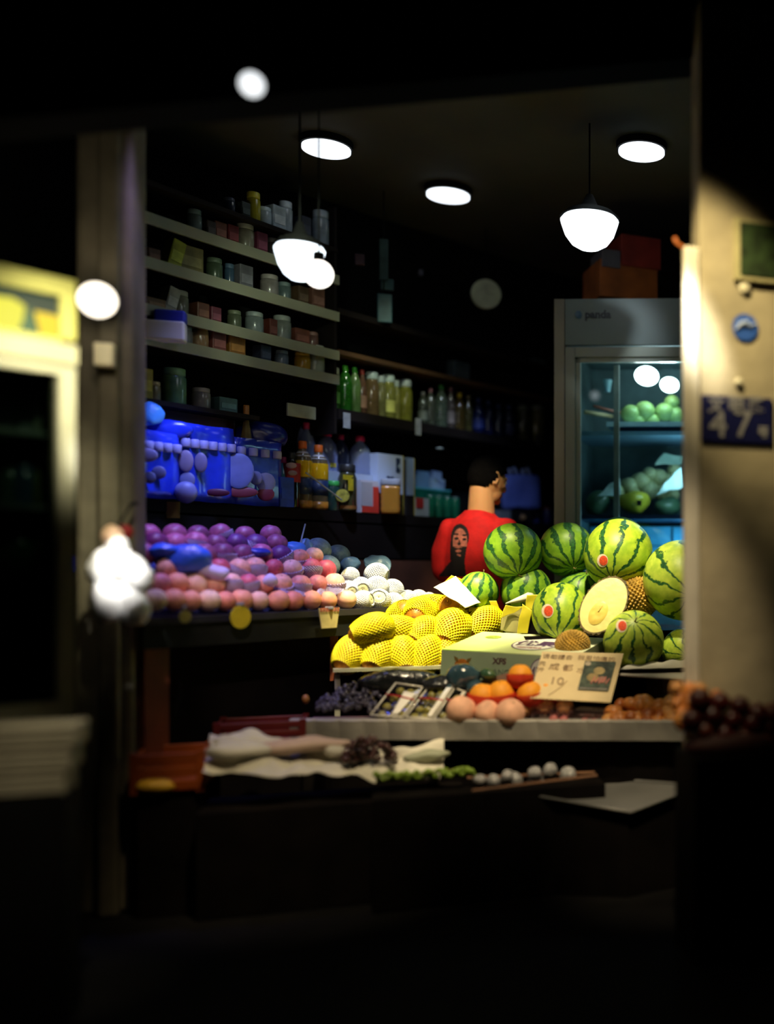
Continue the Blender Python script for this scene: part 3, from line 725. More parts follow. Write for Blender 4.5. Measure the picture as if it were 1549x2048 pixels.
# ============================================================ NETTED MANGOES
mMango = mat('mango_skin', (.44,.17,.008), .42, .35, 4, bump=.1)
mNetY = mat('yellow_net', (.93,.80,.0), .5, .08, 10)
mTip = mat('mango_tip', (.20,.075,.012), .6, .4, 12)
bm = BM(); ell(bm, (0,0,0), 1, 32, 22)
for v in bm.verts:
    z = v.co.z; v.co.x *= 1-.12*z; v.co.y *= 1-.12*z
o = obj('mango', bm, mMango, world=False, smooth=True); tag(o, 'x', 'mango', 'netted mangoes')
nb_ = net_bm(30, 26, .70, pi-.10, 1.05, .085)
for v in nb_.verts:
    z = v.co.z; v.co.x *= 1-.12*z; v.co.y *= 1-.12*z
obj('foam_net', nb_, mNetY, o, world=False, smooth=True)
bm = BM(); tube(bm, [(0,0,.97),(.02,.0,1.06),(.06,.02,1.16)], [.05,.04,.03], 8); obj('stalk', bm, mTip, o, world=False, smooth=True)
bm = BM(); ell(bm, (0,0,.90), (.30,.30,.10), 18, 8); obj('stem_end', bm, mTip, o, world=False, smooth=True)
PM = Proto(o)
# px, py, half-length, half-width, tip azimuth (180 = at camera), tip elevation, depth, label
mg = [(702,1310,46,32,215,-38,4.60,'netted yellow mango at the front left corner of the mango board'),
 (757,1309,50,34,205,-40,4.60,'netted mango second along the front row, brown tip down on the board'),
 (806,1312,44,33,170,-50,4.60,'upright netted mango third along the front row of the board'),
 (852,1312,46,33,212,-52,4.60,'netted mango fourth in the front row, dark tip down near the black grapes bag'),
 (893,1310,40,32,175,-40,4.62,'netted mango in the front row partly behind the carton'),
 (742,1261,44,31,262,-18,4.60,'netted mango with bare orange end at the left of the middle row'),
 (797,1262,44,30,262,14,4.66,'netted mango in the middle row whose thin stalk points out sideways'),
 (846,1270,44,32,222,-26,4.66,'netted mango in the middle row with a small brown tip, above the upright one'),
 (902,1263,52,37,208,-34,4.68,'netted mango with a large bare orange end beside the carton'),
 (966,1253,48,33,232,-28,4.74,'netted mango at the right end behind the carton lid'),
 (806,1236,38,32,150,50,4.83,'netted mango in the upper row above the stalked one'),
 (838,1230,42,33,195,-10,4.80,'netted mango with rough brown patch in the upper row'),
 (866,1216,46,26,80,5,4.88,'long netted mango lying sideways at the very top by the white paper'),
 (908,1225,44,35,200,30,4.84,'bright netted mango on top right under the white paper'),
 (948,1232,36,26,85,10,4.90,'netted mango behind the top row under the folded yellow wrap')]
for (px,py,hl,hw,az,el,D,lb) in mg:
    k = M(px, D); rot = (pole(az, el) @ Euler((0,0,px*.7)).to_quaternion()).to_euler()
    PM.put(U(px,py,D), rot, (hw*k, hw*k, hl*k), lb)
# white paper sheet and yellow wraps
mPaper = mat('white_paper', (.80,.82,.66), .55, .08, 5)
sheet('paper_sheet', [(868,1176),(932,1216),(962,1205),(912,1152)], 4.72, mPaper, 'white paper sheet standing up over the topmost mangoes', 'paper', 3, .006, .0015, (0,-.06,.04,.10))
mYw = mat('yellow_wrap', (.62,.52,.02), .5, .2, 8)
mOlive = mat('olive_card', (.33,.30,.12), .6, .2, 6)
sheet('yellow_wrap', [(880,1172),(905,1180),(925,1160),(903,1150)], 4.86, mYw, 'yellow paper corner poking out behind the white paper sheet', 'paper', 5, .006)
sheet('yellow_wrap', [(938,1222),(984,1218),(980,1204),(936,1207)], 4.80, mYw, 'folded flat yellow wrap lying on the mangoes beside the white paper', 'paper', 6, .006, .0015, (-.05,-.05,.05,.05))
sheet('yellow_wrap', [(984,1214),(1000,1222),(994,1200),(978,1202)], 4.78, mYw, 'small upright tag of yellow wrap before the dark watermelon', 'paper', 7, .006)
sheet('card_sheet', [(1000,1262),(1046,1268),(1048,1216),(1012,1212)], 4.62, mOlive, 'olive grey card leaning between mangoes and the stickered watermelon', 'card', 8, .01)
sheet('yellow_wrap', [(1000,1236),(1030,1224),(1048,1212),(1012,1212)], 4.60, mYw, 'curled yellow wrap edge along the top of the olive card', 'paper', 9, .012)
sheet('yellow_wrap', [(1036,1266),(1058,1266),(1066,1222),(1046,1206)], 4.57, mYw, 'long yellow wrap strip standing against the stickered watermelon', 'paper', 10, .008)
sheet('yellow_wrap', [(1052,1216),(1068,1222),(1086,1192),(1052,1188)], 4.66, mYw, 'yellow wrap fan spread behind the white paper cone', 'paper', 11, .012)
q = U(1012, 1207, 4.66); q2 = U(1058, 1194, 4.70)
bm = BM(); tube(bm, [q, q.lerp(q2,.5), q2, q2+Vector((.012,.02,.0))], [.002,.012,.021,.019], 16); tag(obj('paper_cone', bm, mat('cone_white', (.82,.80,.62), .5, .05), smooth=True), 'small white paper cone lying on its side by the yellow fan', 'paper cone')

# ============================================================ GREEN FRUIT CARTON
A = U(884,1298,4.40); B = U(1152,1313,4.16); Cc = U(966,1263,4.66)
e1 = B-A; e2 = Cc-A; e2 = e2-e1*0; n_ = e1.cross(e2).normalized(); dn = -n_*.135
dn = (dn-e1.normalized()*dn.dot(e1.normalized()))
dn = Vector((0,0,-1)).cross(e1).cross(e1).normalized(); 
if dn.z > 0: dn = -dn
dn = (dn+Vector((0,.12,0))).normalized()*.125
t = empty('fruit_carton', (A+B)/2+dn, 'pale green fruit carton with an oval emblem, lying before the mangoes', 'carton')
bm = BM(); hexa(bm, [A+dn, B+dn, B+e2+dn, A+e2+dn, A, B, B+e2, A+e2])
def grad_mat(name, c0_, c1_, sc=3):
    m, nt, b = newmat(name); N = nt.nodes; L_ = nt.links
    tc = N.new('ShaderNodeTexCoord'); sp = N.new('ShaderNodeSeparateXYZ'); L_.new(tc.outputs['Generated'], sp.inputs[0])
    nz = N.new('ShaderNodeTexNoise'); nz.inputs['Scale'].default_value = sc; L_.new(tc.outputs['Generated'], nz.inputs['Vector'])
    ad = N.new('ShaderNodeMath'); ad.operation = 'MULTIPLY_ADD'; L_.new(nz.outputs['Fac'], ad.inputs[0]); ad.inputs[1].default_value = .5; L_.new(sp.outputs['X'], ad.inputs[2])
    rp = N.new('ShaderNodeValToRGB'); L_.new(ad.outputs[0], rp.inputs['Fac']); rp.color_ramp.elements[0].position = .25; rp.color_ramp.elements[1].position = .9
    rp.color_ramp.elements[0].color = (*c0_,1); rp.color_ramp.elements[1].color = (*c1_,1); L_.new(rp.outputs[0], b.inputs['Base Color']); b.inputs['Roughness'].default_value = .4
    return m
obj('carton_body', bm, grad_mat('carton_print', (.40,.62,.10), (.74,.78,.52)), t)
fn = e1.cross(-dn).normalized(); 
if fn.y > 0: fn = -fn
e1n = e1.normalized(); dnn = dn.normalized(); e2n = e2.normalized()
bm = BM(); o_ = fn*.001
P_ = [A+dn*.97+o_, B+dn*.97+o_, B+dn*.03+o_, A+dn*.03+o_]; quad_grid(bm, *P_, 2, 2)
obj('front_print', bm, mat('carton_front', (.25,.32,.22), .4, .15, 4), t)
mPur = mat('print_purple', (.10,.045,.13), .5, .1); mWh = mat('print_white', (.80,.80,.74), .5, .05)
def disc_bm(c, ax, ay, ra, rb, off, n=36, t_=None):
    bm = BM(); nn = Vector(ax).cross(Vector(ay)).normalized(); nn = nn if nn.dot(Vector((0,-1,.4))) > 0 else -nn
    vs = [bm.verts.new(Vector(c)+Vector(ax)*ra*cos(2*pi*i/n)+Vector(ay)*rb*sin(2*pi*i/n)+nn*off) for i in range(n)]
    bm.faces.new(vs); return bm
up_ = -dnn
c_ = A+e1*.755+dn*.52
em_ = obj('emblem', disc_bm(c_, e1n, up_, .046, .050, .0016), mPur, t)
obj('emblem_face', disc_bm(c_, e1n, up_, .042, .046, .0022), mat('emblem_pale', (.50,.50,.48), .5, .05), em_)
obj('lettering', text_bm('优果', .040, e1n, up_, c_+fn*.0028-up_*.008, 'CENTER', bold=.001), mPur, t)
obj('lettering', text_bm('XFS', .012, e1n, up_, c_+fn*.0028+up_*.026, 'CENTER', bold=.0003), mPur, t)
obj('lettering', text_bm('XFS', .034, e1n, up_, A+e1*.44+dn*.30+fn*.0018, 'CENTER', bold=.0012), mat('print_brown', (.09,.05,.05), .5), t)
obj('lettering', text_bm('HUANGTAO', .033, e1n, up_, A+e1*.475+dn*.66+fn*.0018, 'CENTER'), mat('print_grey', (.12,.15,.12), .5), t)
pc = A+e1*.16+dn*.52
bm = disc_bm(pc, e1n, up_, .032, .030, .002); pk = obj('peach_print', bm, mat('peach_print', (.42,.14,.02), .5, .4, 30), t)
for s_, ang in ((-1, 2.3), (1, .75), (1, -.3)):
    bm = BM(); d_ = e1n*cos(ang)+up_*sin(ang); w_ = e1n*-sin(ang)+up_*cos(ang); r0 = pc+d_*.024+fn*.0026
    bm.faces.new([bm.verts.new(p) for p in (r0, r0+d_*.012+w_*.008, r0+d_*.03, r0+d_*.012-w_*.008)]); obj('leaf_print', bm, mat('leaf_print', (.14,.09,.02), .5), pk)
tn = n_ if n_.z > 0 else -n_
c_ = A+e1*.58+e2*.50
obj('emblem', disc_bm(c_, e1n, e2n, .100, .110, .0012), mPur, t)
obj('emblem_face', disc_bm(c_, e1n, e2n, .094, .104, .0018), mWh, t)
obj('lettering', text_bm('优果', .086, e1n, e2n, c_+tn*.003-e2n*.01, 'CENTER', bold=.0016), mPur, t)
obj('lettering', text_bm('HUANGTAO', .018, e1n, e2n, c_+tn*.003-e2n*.075, 'CENTER'), mat('print_red', (.4,.05,.05), .5), t)
obj('crest_print', disc_bm(A+e1*.17+e2*.72, e1n, e2n, .034, .026, .0015), mat('crest_green', (.22,.30,.04), .5, .5, 60), t)

# ============================================================ HANDWRITTEN SIGN
a_, b_, c_, d_ = U(1060,1397,4.00), U(1222,1406,3.93), U(1248,1308,4.13), U(1085,1304,4.20)
t = empty('price_sign', (a_+b_)/2, 'cream cardboard price sign with handwriting and a small fruit photo', 'sign')
bm = BM(); quad_grid(bm, a_, b_, c_, d_, 20, 10, lambda u,v: Vector((0,.0025*sin(u*9)*v,0))); thicken(bm, .003)
obj('card', bm, mat('sign_card', (.78,.62,.34), .65, .08, 8), t)
sx = (b_-a_).normalized(); sy = (d_-a_); sy = sy-sx*sy.dot(sx)*0; syn = sy.normalized(); sn = sx.cross(syn).normalized()
if sn.y > 0: sn = -sn
mInk = mat('sign_ink', (.20,.12,.065), .6); mInkL = mat('sign_ink_thin', (.34,.22,.12), .6)
def S(u, v, off=.006): return a_*(1-u)*(1-v)+b_*u*(1-v)+c_*u*v+d_*(1-u)*v+sn*off
def wr(s_, u, v, size, m_=mInkL, al='LEFT', bold=0.0): return obj('lettering', text_bm(s_, size, sx, syn, S(u,v), al, bold=bold, ext=.0004), m_, t)
wr('请勿捏去', .02,.88,.030, mInk); wr('我里怕痛的', .45,.87,.030, mInkL)
wr('成', .13,.66,.042); wr('都', .30,.64,.042); wr('水', .48,.60,.036)
wr('10', .18,.36,.058, mInkL, bold=.0); wr('元', .0,.72,.028, mInk); wr('斤', .0,.58,.028, mInk)
bm = BM(); tube(bm, [S(.40,.38), S(.33,.22), S(.22,.06)], .0009, 6); obj('pen_stroke', bm, mInkL, t)
# photo card fixed on the sign
t2 = empty('photo_card', S(.72,.35), 'small glossy photo of round fruit fixed on the cream price sign', 'photo')
def pc4(u0,u1,v0,v1,off,m_,nm,par=None):
    bm = BM(); quad_grid(bm, S(u0,v0,off),S(u1,v0,off),S(u1,v1,off),S(u0,v1,off),4,4); return obj(nm, bm, m_, par or t2)
pc4(.555,.935,.20,.80,.0075, mat('photo_dark', (.055,.075,.05), .5, .8, 30), 'photo_face')
pc4(.57,.92,.215,.245,.0082, mat('photo_strip', (.25,.22,.18), .3, .3, 30), 'photo_strip')
for u,v,r,cc in ((.70,.46,.023,(.36,.26,.10)),(.76,.60,.022,(.42,.32,.13)),(.82,.42,.018,(.40,.2,.14))):
    obj('fruit_print', disc_bm(S(u,v,.0082), sx, syn, r, r, .0004), mat('fp%d' % int(u*100), cc, .35, .3, 40), t2)
mPk = mat('photo_pink', (.65,.24,.2), .4)
for i in range(5):
    bm = BM(); u = .70+.045*i; tube(bm, [S(u,.33+.02*(i%2),.0095), S(u+.03,.47-.03*(i%3),.0095)], .003, 6); obj('lettering', bm, mPk, t2)
obj('round_mark', disc_bm(S(.60,.74,.0088), sx, syn, .012, .012, .0004), mat('photo_mark', (.5,.42,.3), .4), t2)

# ============================================================ FRUIT TRAY
ZT = .61
ta = _TA.copy(); tb = _TB.copy(); ta.z = tb.z = 0
tx = (tb-ta).normalized(); TWd = (tb-ta).length; ty = Vector((0,0,1)).cross(tx).normalized()
def TP(u, d, z): return ta+tx*u+ty*d+Vector((0,0,z))
t = empty('fruit_tray', TP(TWd/2,.2,.5), 'long pale fluted tray edge carrying peaches, punnets and black grapes', 'tray')
bm = BM(); n = 120
fl0, fl1, fl2 = [], [], []
for i in range(n+1):
    u = TWd*i/n; w = abs(sin(i*.42))*.008
    fl0.append((bm.verts.new(TP(u,-.004,ZT)), bm.verts.new(TP(u,-.006-w,ZT-.006)), bm.verts.new(TP(u,.004-w*.6,ZT-.078)), bm.verts.new(TP(u,.02,ZT-.078)), bm.verts.new(TP(u,.02,ZT))))
for A_, B_ in zip(fl0, fl0[1:]):
    for j in range(5): bm.faces.new((A_[j], B_[j], B_[(j+1)%5], A_[(j+1)%5]))
bm.faces.new(fl0[0]); bm.faces.new(fl0[-1][::-1])
obj('fluted_edge', bm, mat('tray_edge', (.36,.34,.30), .5, .2, 7, bump=.2), t, smooth=False)
bm = BM(); hexa(bm, [TP(.0,.02,ZT-.06),TP(TWd,.02,ZT-.06),TP(TWd,.36,ZT-.045),TP(0,.20,ZT-.045),TP(0,.02,ZT-.045),TP(TWd,.02,ZT-.045),TP(TWd,.36,ZT-.02),TP(0,.20,ZT-.02)])
obj('bed', bm, mat('tray_bed', (.10,.05,.06), .5, .3), t)
bm = BM(); hexa(bm, [TP(.1,.08,0),TP(TWd-.05,.08,0),TP(TWd-.05,.30,0),TP(.1,.18,0),TP(.1,.08,ZT-.065),TP(TWd-.05,.08,ZT-.065),TP(TWd-.05,.30,ZT-.065),TP(.1,.18,ZT-.065)])
obj('body', bm, mBlackwood, t)

# small generic fruit
def fruit_proto(name, m_, cat, group, netm=None, net=(24,18,1.0,pi-.1,1.05,.08), groove=.05, cup=False):
    bm = BM(); ell(bm, (0,0,0), 1, 28, 20)
    for v in bm.verts:
        p = v.co.copy(); a1 = atan2(p.y, p.x); g = groove*math.exp(-(a1/.35)**2)*max(0, 1-abs(p.z)**3)
        rr = sqrt(p.x**2+p.y**2); dim = .16*math.exp(-(rr/.22)**2)
        v.co.x *= 1-g; v.co.y *= 1-g
        if p.z > 0: v.co.z -= dim
    o = obj(name, bm, m_, world=False, smooth=True); tag(o, 'x', cat, group)
    if netm: obj('foam_net', net_bm(*net), netm, o, world=False, smooth=True)
    bm = BM(); tube(bm, [(0,0,.82),(.01,.01,.94)], .04, 6); obj('stem', bm, mSt, o, world=False, smooth=True)
    return Proto(o)
mPeachO = mat('peach_orange', (.95,.36,.02), .6, .12, 2.5)
mPeachP = mat('peach_pale', (.85,.46,.30), .75, .18, 1.6)
mPeachS = mat('peach_small', (.80,.42,.16), .7, .15, 2)
mNetR = mat('red_net', (.80,.06,.02), .5, .1, 10)
PR = fruit_proto('netted_peach', mPeachO, 'peach', 'orange peaches in red nets', mNetR, (30,16,1.45,pi-.15,1.07,.10))
def put(P, px, py, r, D, lb, grp=None, rot=None, sc=(1,1,1), m_=None):
    k = M(px, D)*r
    return P.put(U(px,py,D), rot or (random.uniform(-.3,.3), random.uniform(-.3,.3), random.uniform(0,6)), (k*sc[0],k*sc[1],k*sc[2]), lb, grp, m_)
def Dp(px, off): return Dt(px)+off
for px,py,r,off,lb in ((1041,1352,24,.13,'orange peach in a red foam net, single one on top of the heap'),
   (966,1393,27,.10,'orange peach in a red net at the left of the middle row'),
   (1003,1388,28,.115,'orange peach in a red net between two others in the middle row'),
   (1061,1388,26,.12,'orange peach in a red net right below the topmost one'),
   (1092,1388,25,.16,'yellowish peach in a red net at the right end before the sign')):
    put(PR, px, py, r, Dp(px,off), lb, rot=(.12,-.1,px*.1))
PK = fruit_proto('peach', mPeachP, 'peach', 'pale peaches in the tray', groove=.09)
for px,py,r,off,lb in ((923,1420,29,.03,'large pale pink peach at the front beside the punnets'),
   (975,1425,25,.035,'pale pink peach between two bigger ones on the tray edge'),
   (1021,1427,30,.03,'large white pink peach next to the clear flat box')):
    put(PK, px, py, r, Dp(px,off), lb, rot=(.5,-.2,px*.05))
PS = fruit_proto('small_peach', mPeachS, 'peach', 'small tan peaches behind the clear boxes', groove=.06)
for px,py,r,off,lb in ((1052,1415,18,.12,'small tan peach behind the large white pink one'),(1091,1414,18,.13,'small tan peach in the middle behind the clear flat box'),(1130,1414,18,.13,'small tan peach below the price sign, rightmost of three')):
    put(PS, px, py, r, Dp(px,off), lb)
# flat clear boxes of dark fruit
mClam = film('clamshell', (.90,.84,.84), .30, .25, .3, 30, (.75,.62,.60))
mDateD = mat('dark_date', (.10,.04,.045), .3, .4, 10)
PD = Proto(tag(obj('dark_date', (lambda b: (ell(b,(0,0,0),(1,.8,.75),14,10), b)[1])(BM()), mDateD, world=False, smooth=True), 'x', 'fruit'))
def clam(px0, px1, pyb, pyt, off, lb, n, dep=.10, dl='dark date inside the '):
    D0 = Dp((px0+px1)/2, off); q0 = U(px0,pyb,Dp(px0,off)); q1 = U(px1,pyb+4,Dp(px1,off)); h = (pyb-pyt)*M(px0,D0)
    u = (q1-q0); 
    v = ty*dep; zz = Vector((0,0,h))
    t = empty('clear_box', (q0+q1)/2, lb, 'box')
    bm = BM(); hexa(bm, [q0,q1,q1+v,q0+v,q0+zz*.5,q1+zz*.5,q1+v+zz*.5,q0+v+zz*.5]); obj('base', bm, mClam, t)
    bm = BM(); i_ = u.normalized()*.004; hexa(bm, [q0+zz*.52,q1+zz*.52,q1+v+zz*.52,q0+v+zz*.52,q0+zz+i_,q1+zz-i_,q1+v+zz-i_,q0+v+zz+i_]); obj('lid', bm, mClam, t)
    for r_ in range(2):
        for i in range(n):
            p = q0+u*((i+.5+.2*r_)/(n+.3))+ty*(.03+.04*r_)+Vector((0,0,h*(.35+.1*r_)))
            rr = u.length/n*.46
            PD.put(p, (random.random(),0,random.random()*6), (rr,rr,min(rr,h*.4)), dl+lb.split(',')[0].replace('flat clear box ','flat clear box '), 'dates in '+lb[:24])
clam(1062,1142,1438,1413,.035,'lower flat clear box of dark dates, beside the white pink peach',6)
clam(1146,1222,1450,1419,.04,'flat clear box of dark dates beside the brown fruit',6)
# pink cherries / plums showing on the rim near the right
PPk = fruit_proto('red_plum', mat('red_plum', (.45,.12,.11), .45, .2, 4), 'plum', 'small red plums on the rim', groove=.03)
for i,px in enumerate((1108,1128,1170,1205,1188)):
    put(PPk, px, 1438+(px-1100)*.09, 9, Dp(px,.015), 'small red plum on the tray rim under the clear boxes, '+ordn(sorted((1108,1128,1170,1205,1188)).index(px),5))

# three punnets of jujubes with red ribbons
mJuj = mat('jujube', (.34,.30,.07), .35, .4, 3)
PJ = fruit_proto('green_jujube', mJuj, 'fruit', 'jujubes in the clear punnets', groove=.02)
mPun = film('punnet_clear', (.93,.93,.85), .10, .10, .15, 14)
mRib = mat('ribbon_red', (.45,.02,.03), .45)
def punnet(bl, br, tr, tl, off, h, lb, names, frs):
    """slanted clear punnet: picture corners of its top face"""
    P4 = [U(p[0],p[1],Dp(p[0],o_)) for p, o_ in ((bl,off),(br,off),(tr,off+.12),(tl,off+.12))]
    nn = (P4[1]-P4[0]).cross(P4[3]-P4[0]).normalized(); nn = nn if nn.z > 0 else -nn
    Bt = [p-nn*h for p in P4]
    t = empty('fruit_punnet', (Bt[0]+Bt[1])/2, lb, 'punnet', 'slanted clear punnets')
    bm = BM(); hexa(bm, Bt+P4); obj('tray_shell', bm, mPun, t)
    e = .0035
    bm = BM()
    for i in range(4): tube(bm, [P4[i], P4[(i+1)%4]], e, 8)
    obj('rim', bm, mat('punnet_rim', (.75,.72,.62), .2, .1, coat=.6), t, smooth=True)
    r0 = P4[0].lerp(P4[3],.62)+nn*.004; r1 = P4[1].lerp(P4[2],.55)+nn*.004
    bm = BM(); tube(bm, [r0-nn*h*.6, r0, r0.lerp(r1,.5)+nn*.004, r1, r1-nn*h*.6], .0035, 8); obj('ribbon', bm, mRib, t, smooth=True)
    for i,(u,v) in enumerate(frs):
        p = (P4[0]*(1-u)*(1-v)+P4[1]*u*(1-v)+P4[2]*u*v+P4[3]*(1-u)*v)-nn*(h*.45)
        PJ.put(p, (i,i*2,i*3.), (.0165,.0165,.0165), 'round olive fruit packed inside the '+names, 'jujubes in the '+names)
    return P4
frs = [(.22,.12),(.6,.12),(.88,.15),(.2,.36),(.55,.35),(.85,.38),(.22,.62),(.6,.6),(.85,.64),(.25,.86),(.62,.86),(.86,.88)]
p1_ = punnet((742,1430),(806,1434),(846,1374),(792,1366),.01,.045,'clear punnet of olive jujubes nearest the black grapes','punnet nearest the black grapes',frs)
p2_ = punnet((812,1434),(862,1437),(905,1374),(856,1376),.015,.045,'clear punnet of olive jujubes in the middle of the row of three','middle punnet',frs[:11])
p3_ = punnet((868,1438),(892,1440),(932,1384),(910,1376),.02,.045,'narrow clear punnet end leaning by the large pale peach','narrow punnet by the peach',[(.4,.2),(.5,.5),(.5,.8)])
# glossy folded film on the first lid that catches the lamp
P4 = p1_; bm = BM()
def bl4(P, u, v, o=0): 
    n0 = (P[1]-P[0]).cross(P[3]-P[0]).normalized(); return P[0]*(1-u)*(1-v)+P[1]*u*(1-v)+P[2]*u*v+P[3]*(1-u)*v+n0*o
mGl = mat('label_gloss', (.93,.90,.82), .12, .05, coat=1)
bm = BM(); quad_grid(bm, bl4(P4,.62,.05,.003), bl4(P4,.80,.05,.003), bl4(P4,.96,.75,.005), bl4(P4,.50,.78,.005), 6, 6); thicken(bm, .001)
tag(obj('white_label', bm, mGl, smooth=True), 'glossy white label shining on the punnet nearest the grapes', 'label')
for P_, lb in ((p2_, 'thin glossy white strip along the middle punnet'),(p3_, 'thin glossy white strip along the narrow punnet')):
    bm = BM(); quad_grid(bm, bl4(P_,.82,.05,.004), bl4(P_,.97,.05,.004), bl4(P_,1.0,.95,.006), bl4(P_,.82,.95,.006), 2, 8); thicken(bm, .001); tag(obj('white_strip', bm, mGl), lb, 'label')

# black grapes: bunch, then bagged bunch
mGrape = mat('black_grape', (.045,.040,.055), .16, .4, 4, coat=.6)
def berries(name, lb, cat, centers, r, m_, group=None, seedn=1, stem=None):
    rnd = random.Random(seedn)
    lo = Vector((min(c.x for c in centers), min(c.y for c in centers), min(c.z for c in centers)))
    t = empty(name, Vector((sum(c.x for c in centers)/len(centers), sum(c.y for c in centers)/len(centers), lo.z-r)), lb, cat, group)
    bm = BM(); ell(bm, (0,0,0), 1, 14, 10); me = bpy.data.meshes.new('berry'); bm.to_mesh(me); bm.free(); me.materials.append(m_)
    for p in me.polygons: p.use_smooth = True
    for c in centers:
        s = r*rnd.uniform(.85,1.15)
        meshobj('berry', me, t, Vector(c)-t.location, (rnd.random()*6,0,0), (s,s,s*1.1))
    bm = BM(); cm = t.location; pts = [Vector(c) for c in centers[:6]]
    tube(bm, [Vector(centers[0])]+[Vector(centers[0]).lerp(Vector(centers[-1]), f) for f in (.3,.6,.9)], r*.18, 6); obj('stem', bm, mSt, t, smooth=True)
    return t
rnd = random.Random(3)
def heap(px0, px1, pyb, top, n, off0, off1):
    """fill between base row and top(px)"""
    out = []
    for i in range(n):
        px = rnd.uniform(px0, px1); h = top(px); py = rnd.uniform(h, pyb); f = (pyb-py)/max(pyb-h,1)
        out.append(U(px, py, Dp(px, off0+(off1-off0)*f)+rnd.uniform(0,.01)))
    return out
berries('grape_bunch', 'loose bunch of dusty black grapes at the corner of the fluted tray', 'grapes', heap(635,700,1420,lambda p: 1420-56*sin((p-622)/90*1.6),90,.03,.16), .0105, mGrape)
berries('grape_bunch', 'bunch of small black grapes between the dusty ones and punnets', 'grapes', heap(695,765,1425,lambda p: 1362+abs(p-715)*.25,90,.02,.15), .0085, mGrape, seedn=5)
mBagD = film('bag_dark', (.16,.17,.18), .14, .16, .8, 30, (.7,.75,.8))
bm = BM(); ell(bm, U(800,1362,Dp(800,.20)), (.155,.06,.048), 32, 20); crumple(bm, .010, 26, 2); t = obj('plastic_bag', bm, mat('bag_black', (.016,.018,.02), .18, .4, 9, bump=.9, coat=.5, bsc=45), smooth=True)
tag(t, 'crinkled dark plastic bag of grapes lying behind the punnets', 'bag')
bm = BM(); ell(bm, U(880,1368,Dp(880,.16)), (.07,.045,.034), 24, 16); crumple(bm, .010, 26, 9); tag(obj('plastic_bag', bm, MATS['bag_black'], smooth=True), 'small black plastic bag wedged behind the middle punnet', 'bag')
mBagB = mat('bag_teal', (.035,.075,.10), .10, .4, 9, bump=.5, coat=.8, bsc=24)
for px,py,rx,ry,sd,lb in ((928,1354,34,26,1,'shiny dark teal bagged fruit ball below the carton'),(976,1348,17,13,2,'smaller shiny dark green bagged ball beside the teal one'),(905,1374,20,16,3,'dark bag end low beside the narrow punnet'),(952,1376,22,16,4,'dark green plastic fold above the orange peaches')):
    D = Dp(px,.17); k = M(px,D); bm = BM(); ell(bm, U(px,py,D), (rx*k,.04,ry*k), 24, 16); crumple(bm, .008, 28, sd); tag(obj('plastic_bag', bm, mBagB if sd != 2 else mat('bag_green', (.03,.08,.04), .12, .4, 9, bump=.6, coat=.8, bsc=30), smooth=True), lb, 'bag')
bm = BM(); quad_grid(bm, U(946,1392,Dp(946,.16)), U(1010,1368,Dp(1010,.18)), U(1030,1342,Dp(1030,.2)), U(960,1362,Dp(960,.18)), 8, 4); thicken(bm, .004); tag(obj('brown_card', bm, mat('brown_card', (.14,.07,.04), .6, .2)), 'brown card strip leaning between the teal bag and netted peaches', 'card')
bm = BM(); ell(bm, U(612,1398,Dp(612,.14)), (.014,.014,.018), 14, 10); jitter(bm, .003, 30); tag(obj('small_orange', bm, mat('orange_leaf', (.30,.12,.02), .6), smooth=True), 'small orange fruit beside the corner of the black grapes', 'fruit')

# brown fruit heap on the right (longans / dates)
mBr = mat('brown_fruit', (.60,.27,.07), .4, .3, 2.5, rand=[(1,1,1),(.8,.6,.4),(1.1,1,.8),(.6,.35,.2),(1,.8,.6)])
PB = Proto(tag(obj('brown_date', (lambda b: (ell(b,(0,0,0),(1.15,.9,.85),16,12), jitter(b,.06,1.5), b)[2])(BM()), mBr, world=False, smooth=True), 'x', 'fruit'))
rnd = random.Random(11); br = []
rows = [(1218,1400,1438,12,.035),(1222,1430,1428,12,.075),(1240,1450,1412,11,.11),(1335,1440,1398,6,.13),(1352,1412,1378,4,.15)]
rn = ['front','second','third','fourth','topmost']
for j,(p0,p1,py,n,off) in enumerate(rows):
    for i in range(n):
        px = p0+(p1-p0)*(i+.5*(j%2))/n+rnd.uniform(-6,6); r = rnd.uniform(12,19); py = rows[j][2]+rnd.uniform(-5,4)
        Dd = Dp(px,off) if px < 1352 else 3.12+off*.3
        q = U(px, py+(px-1215)*.06*(1 if j<2 else 0)-(max(0,px-1300)*.10 if 0<j<3 else 0), Dd); k = M(px,Dd)*r
        PB.put(q, (rnd.random()*6,rnd.random(),rnd.random()*6), (k,k,k), 'amber brown date in the '+rn[j]+' row of the heap by the pillar, '+ordn(i,n), 'dates heaped by the pillar')
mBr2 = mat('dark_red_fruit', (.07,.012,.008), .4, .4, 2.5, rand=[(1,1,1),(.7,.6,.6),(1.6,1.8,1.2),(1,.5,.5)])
PB2 = Proto(tag(obj('dark_lychee', (lambda b: (ell(b,(0,0,0),1,14,10), jitter(b,.05,3), b)[2])(BM()), mBr2, world=False, smooth=True), 'x', 'fruit'))
rnd = random.Random(5)
xs = [(1400,1400),(1440,1405),(1480,1412),(1425,1432),(1465,1440),(1505,1448),(1540,1455),(1410,1462),(1450,1470),(1490,1478),(1530,1486),(1550,1500),(1385,1440),(1515,1430),(1545,1430)]
xs.sort()
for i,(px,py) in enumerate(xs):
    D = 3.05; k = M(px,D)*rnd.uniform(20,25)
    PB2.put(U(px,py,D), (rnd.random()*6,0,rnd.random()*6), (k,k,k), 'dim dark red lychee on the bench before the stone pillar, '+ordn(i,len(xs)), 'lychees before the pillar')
bz = rowz(1490,1470,3.05)
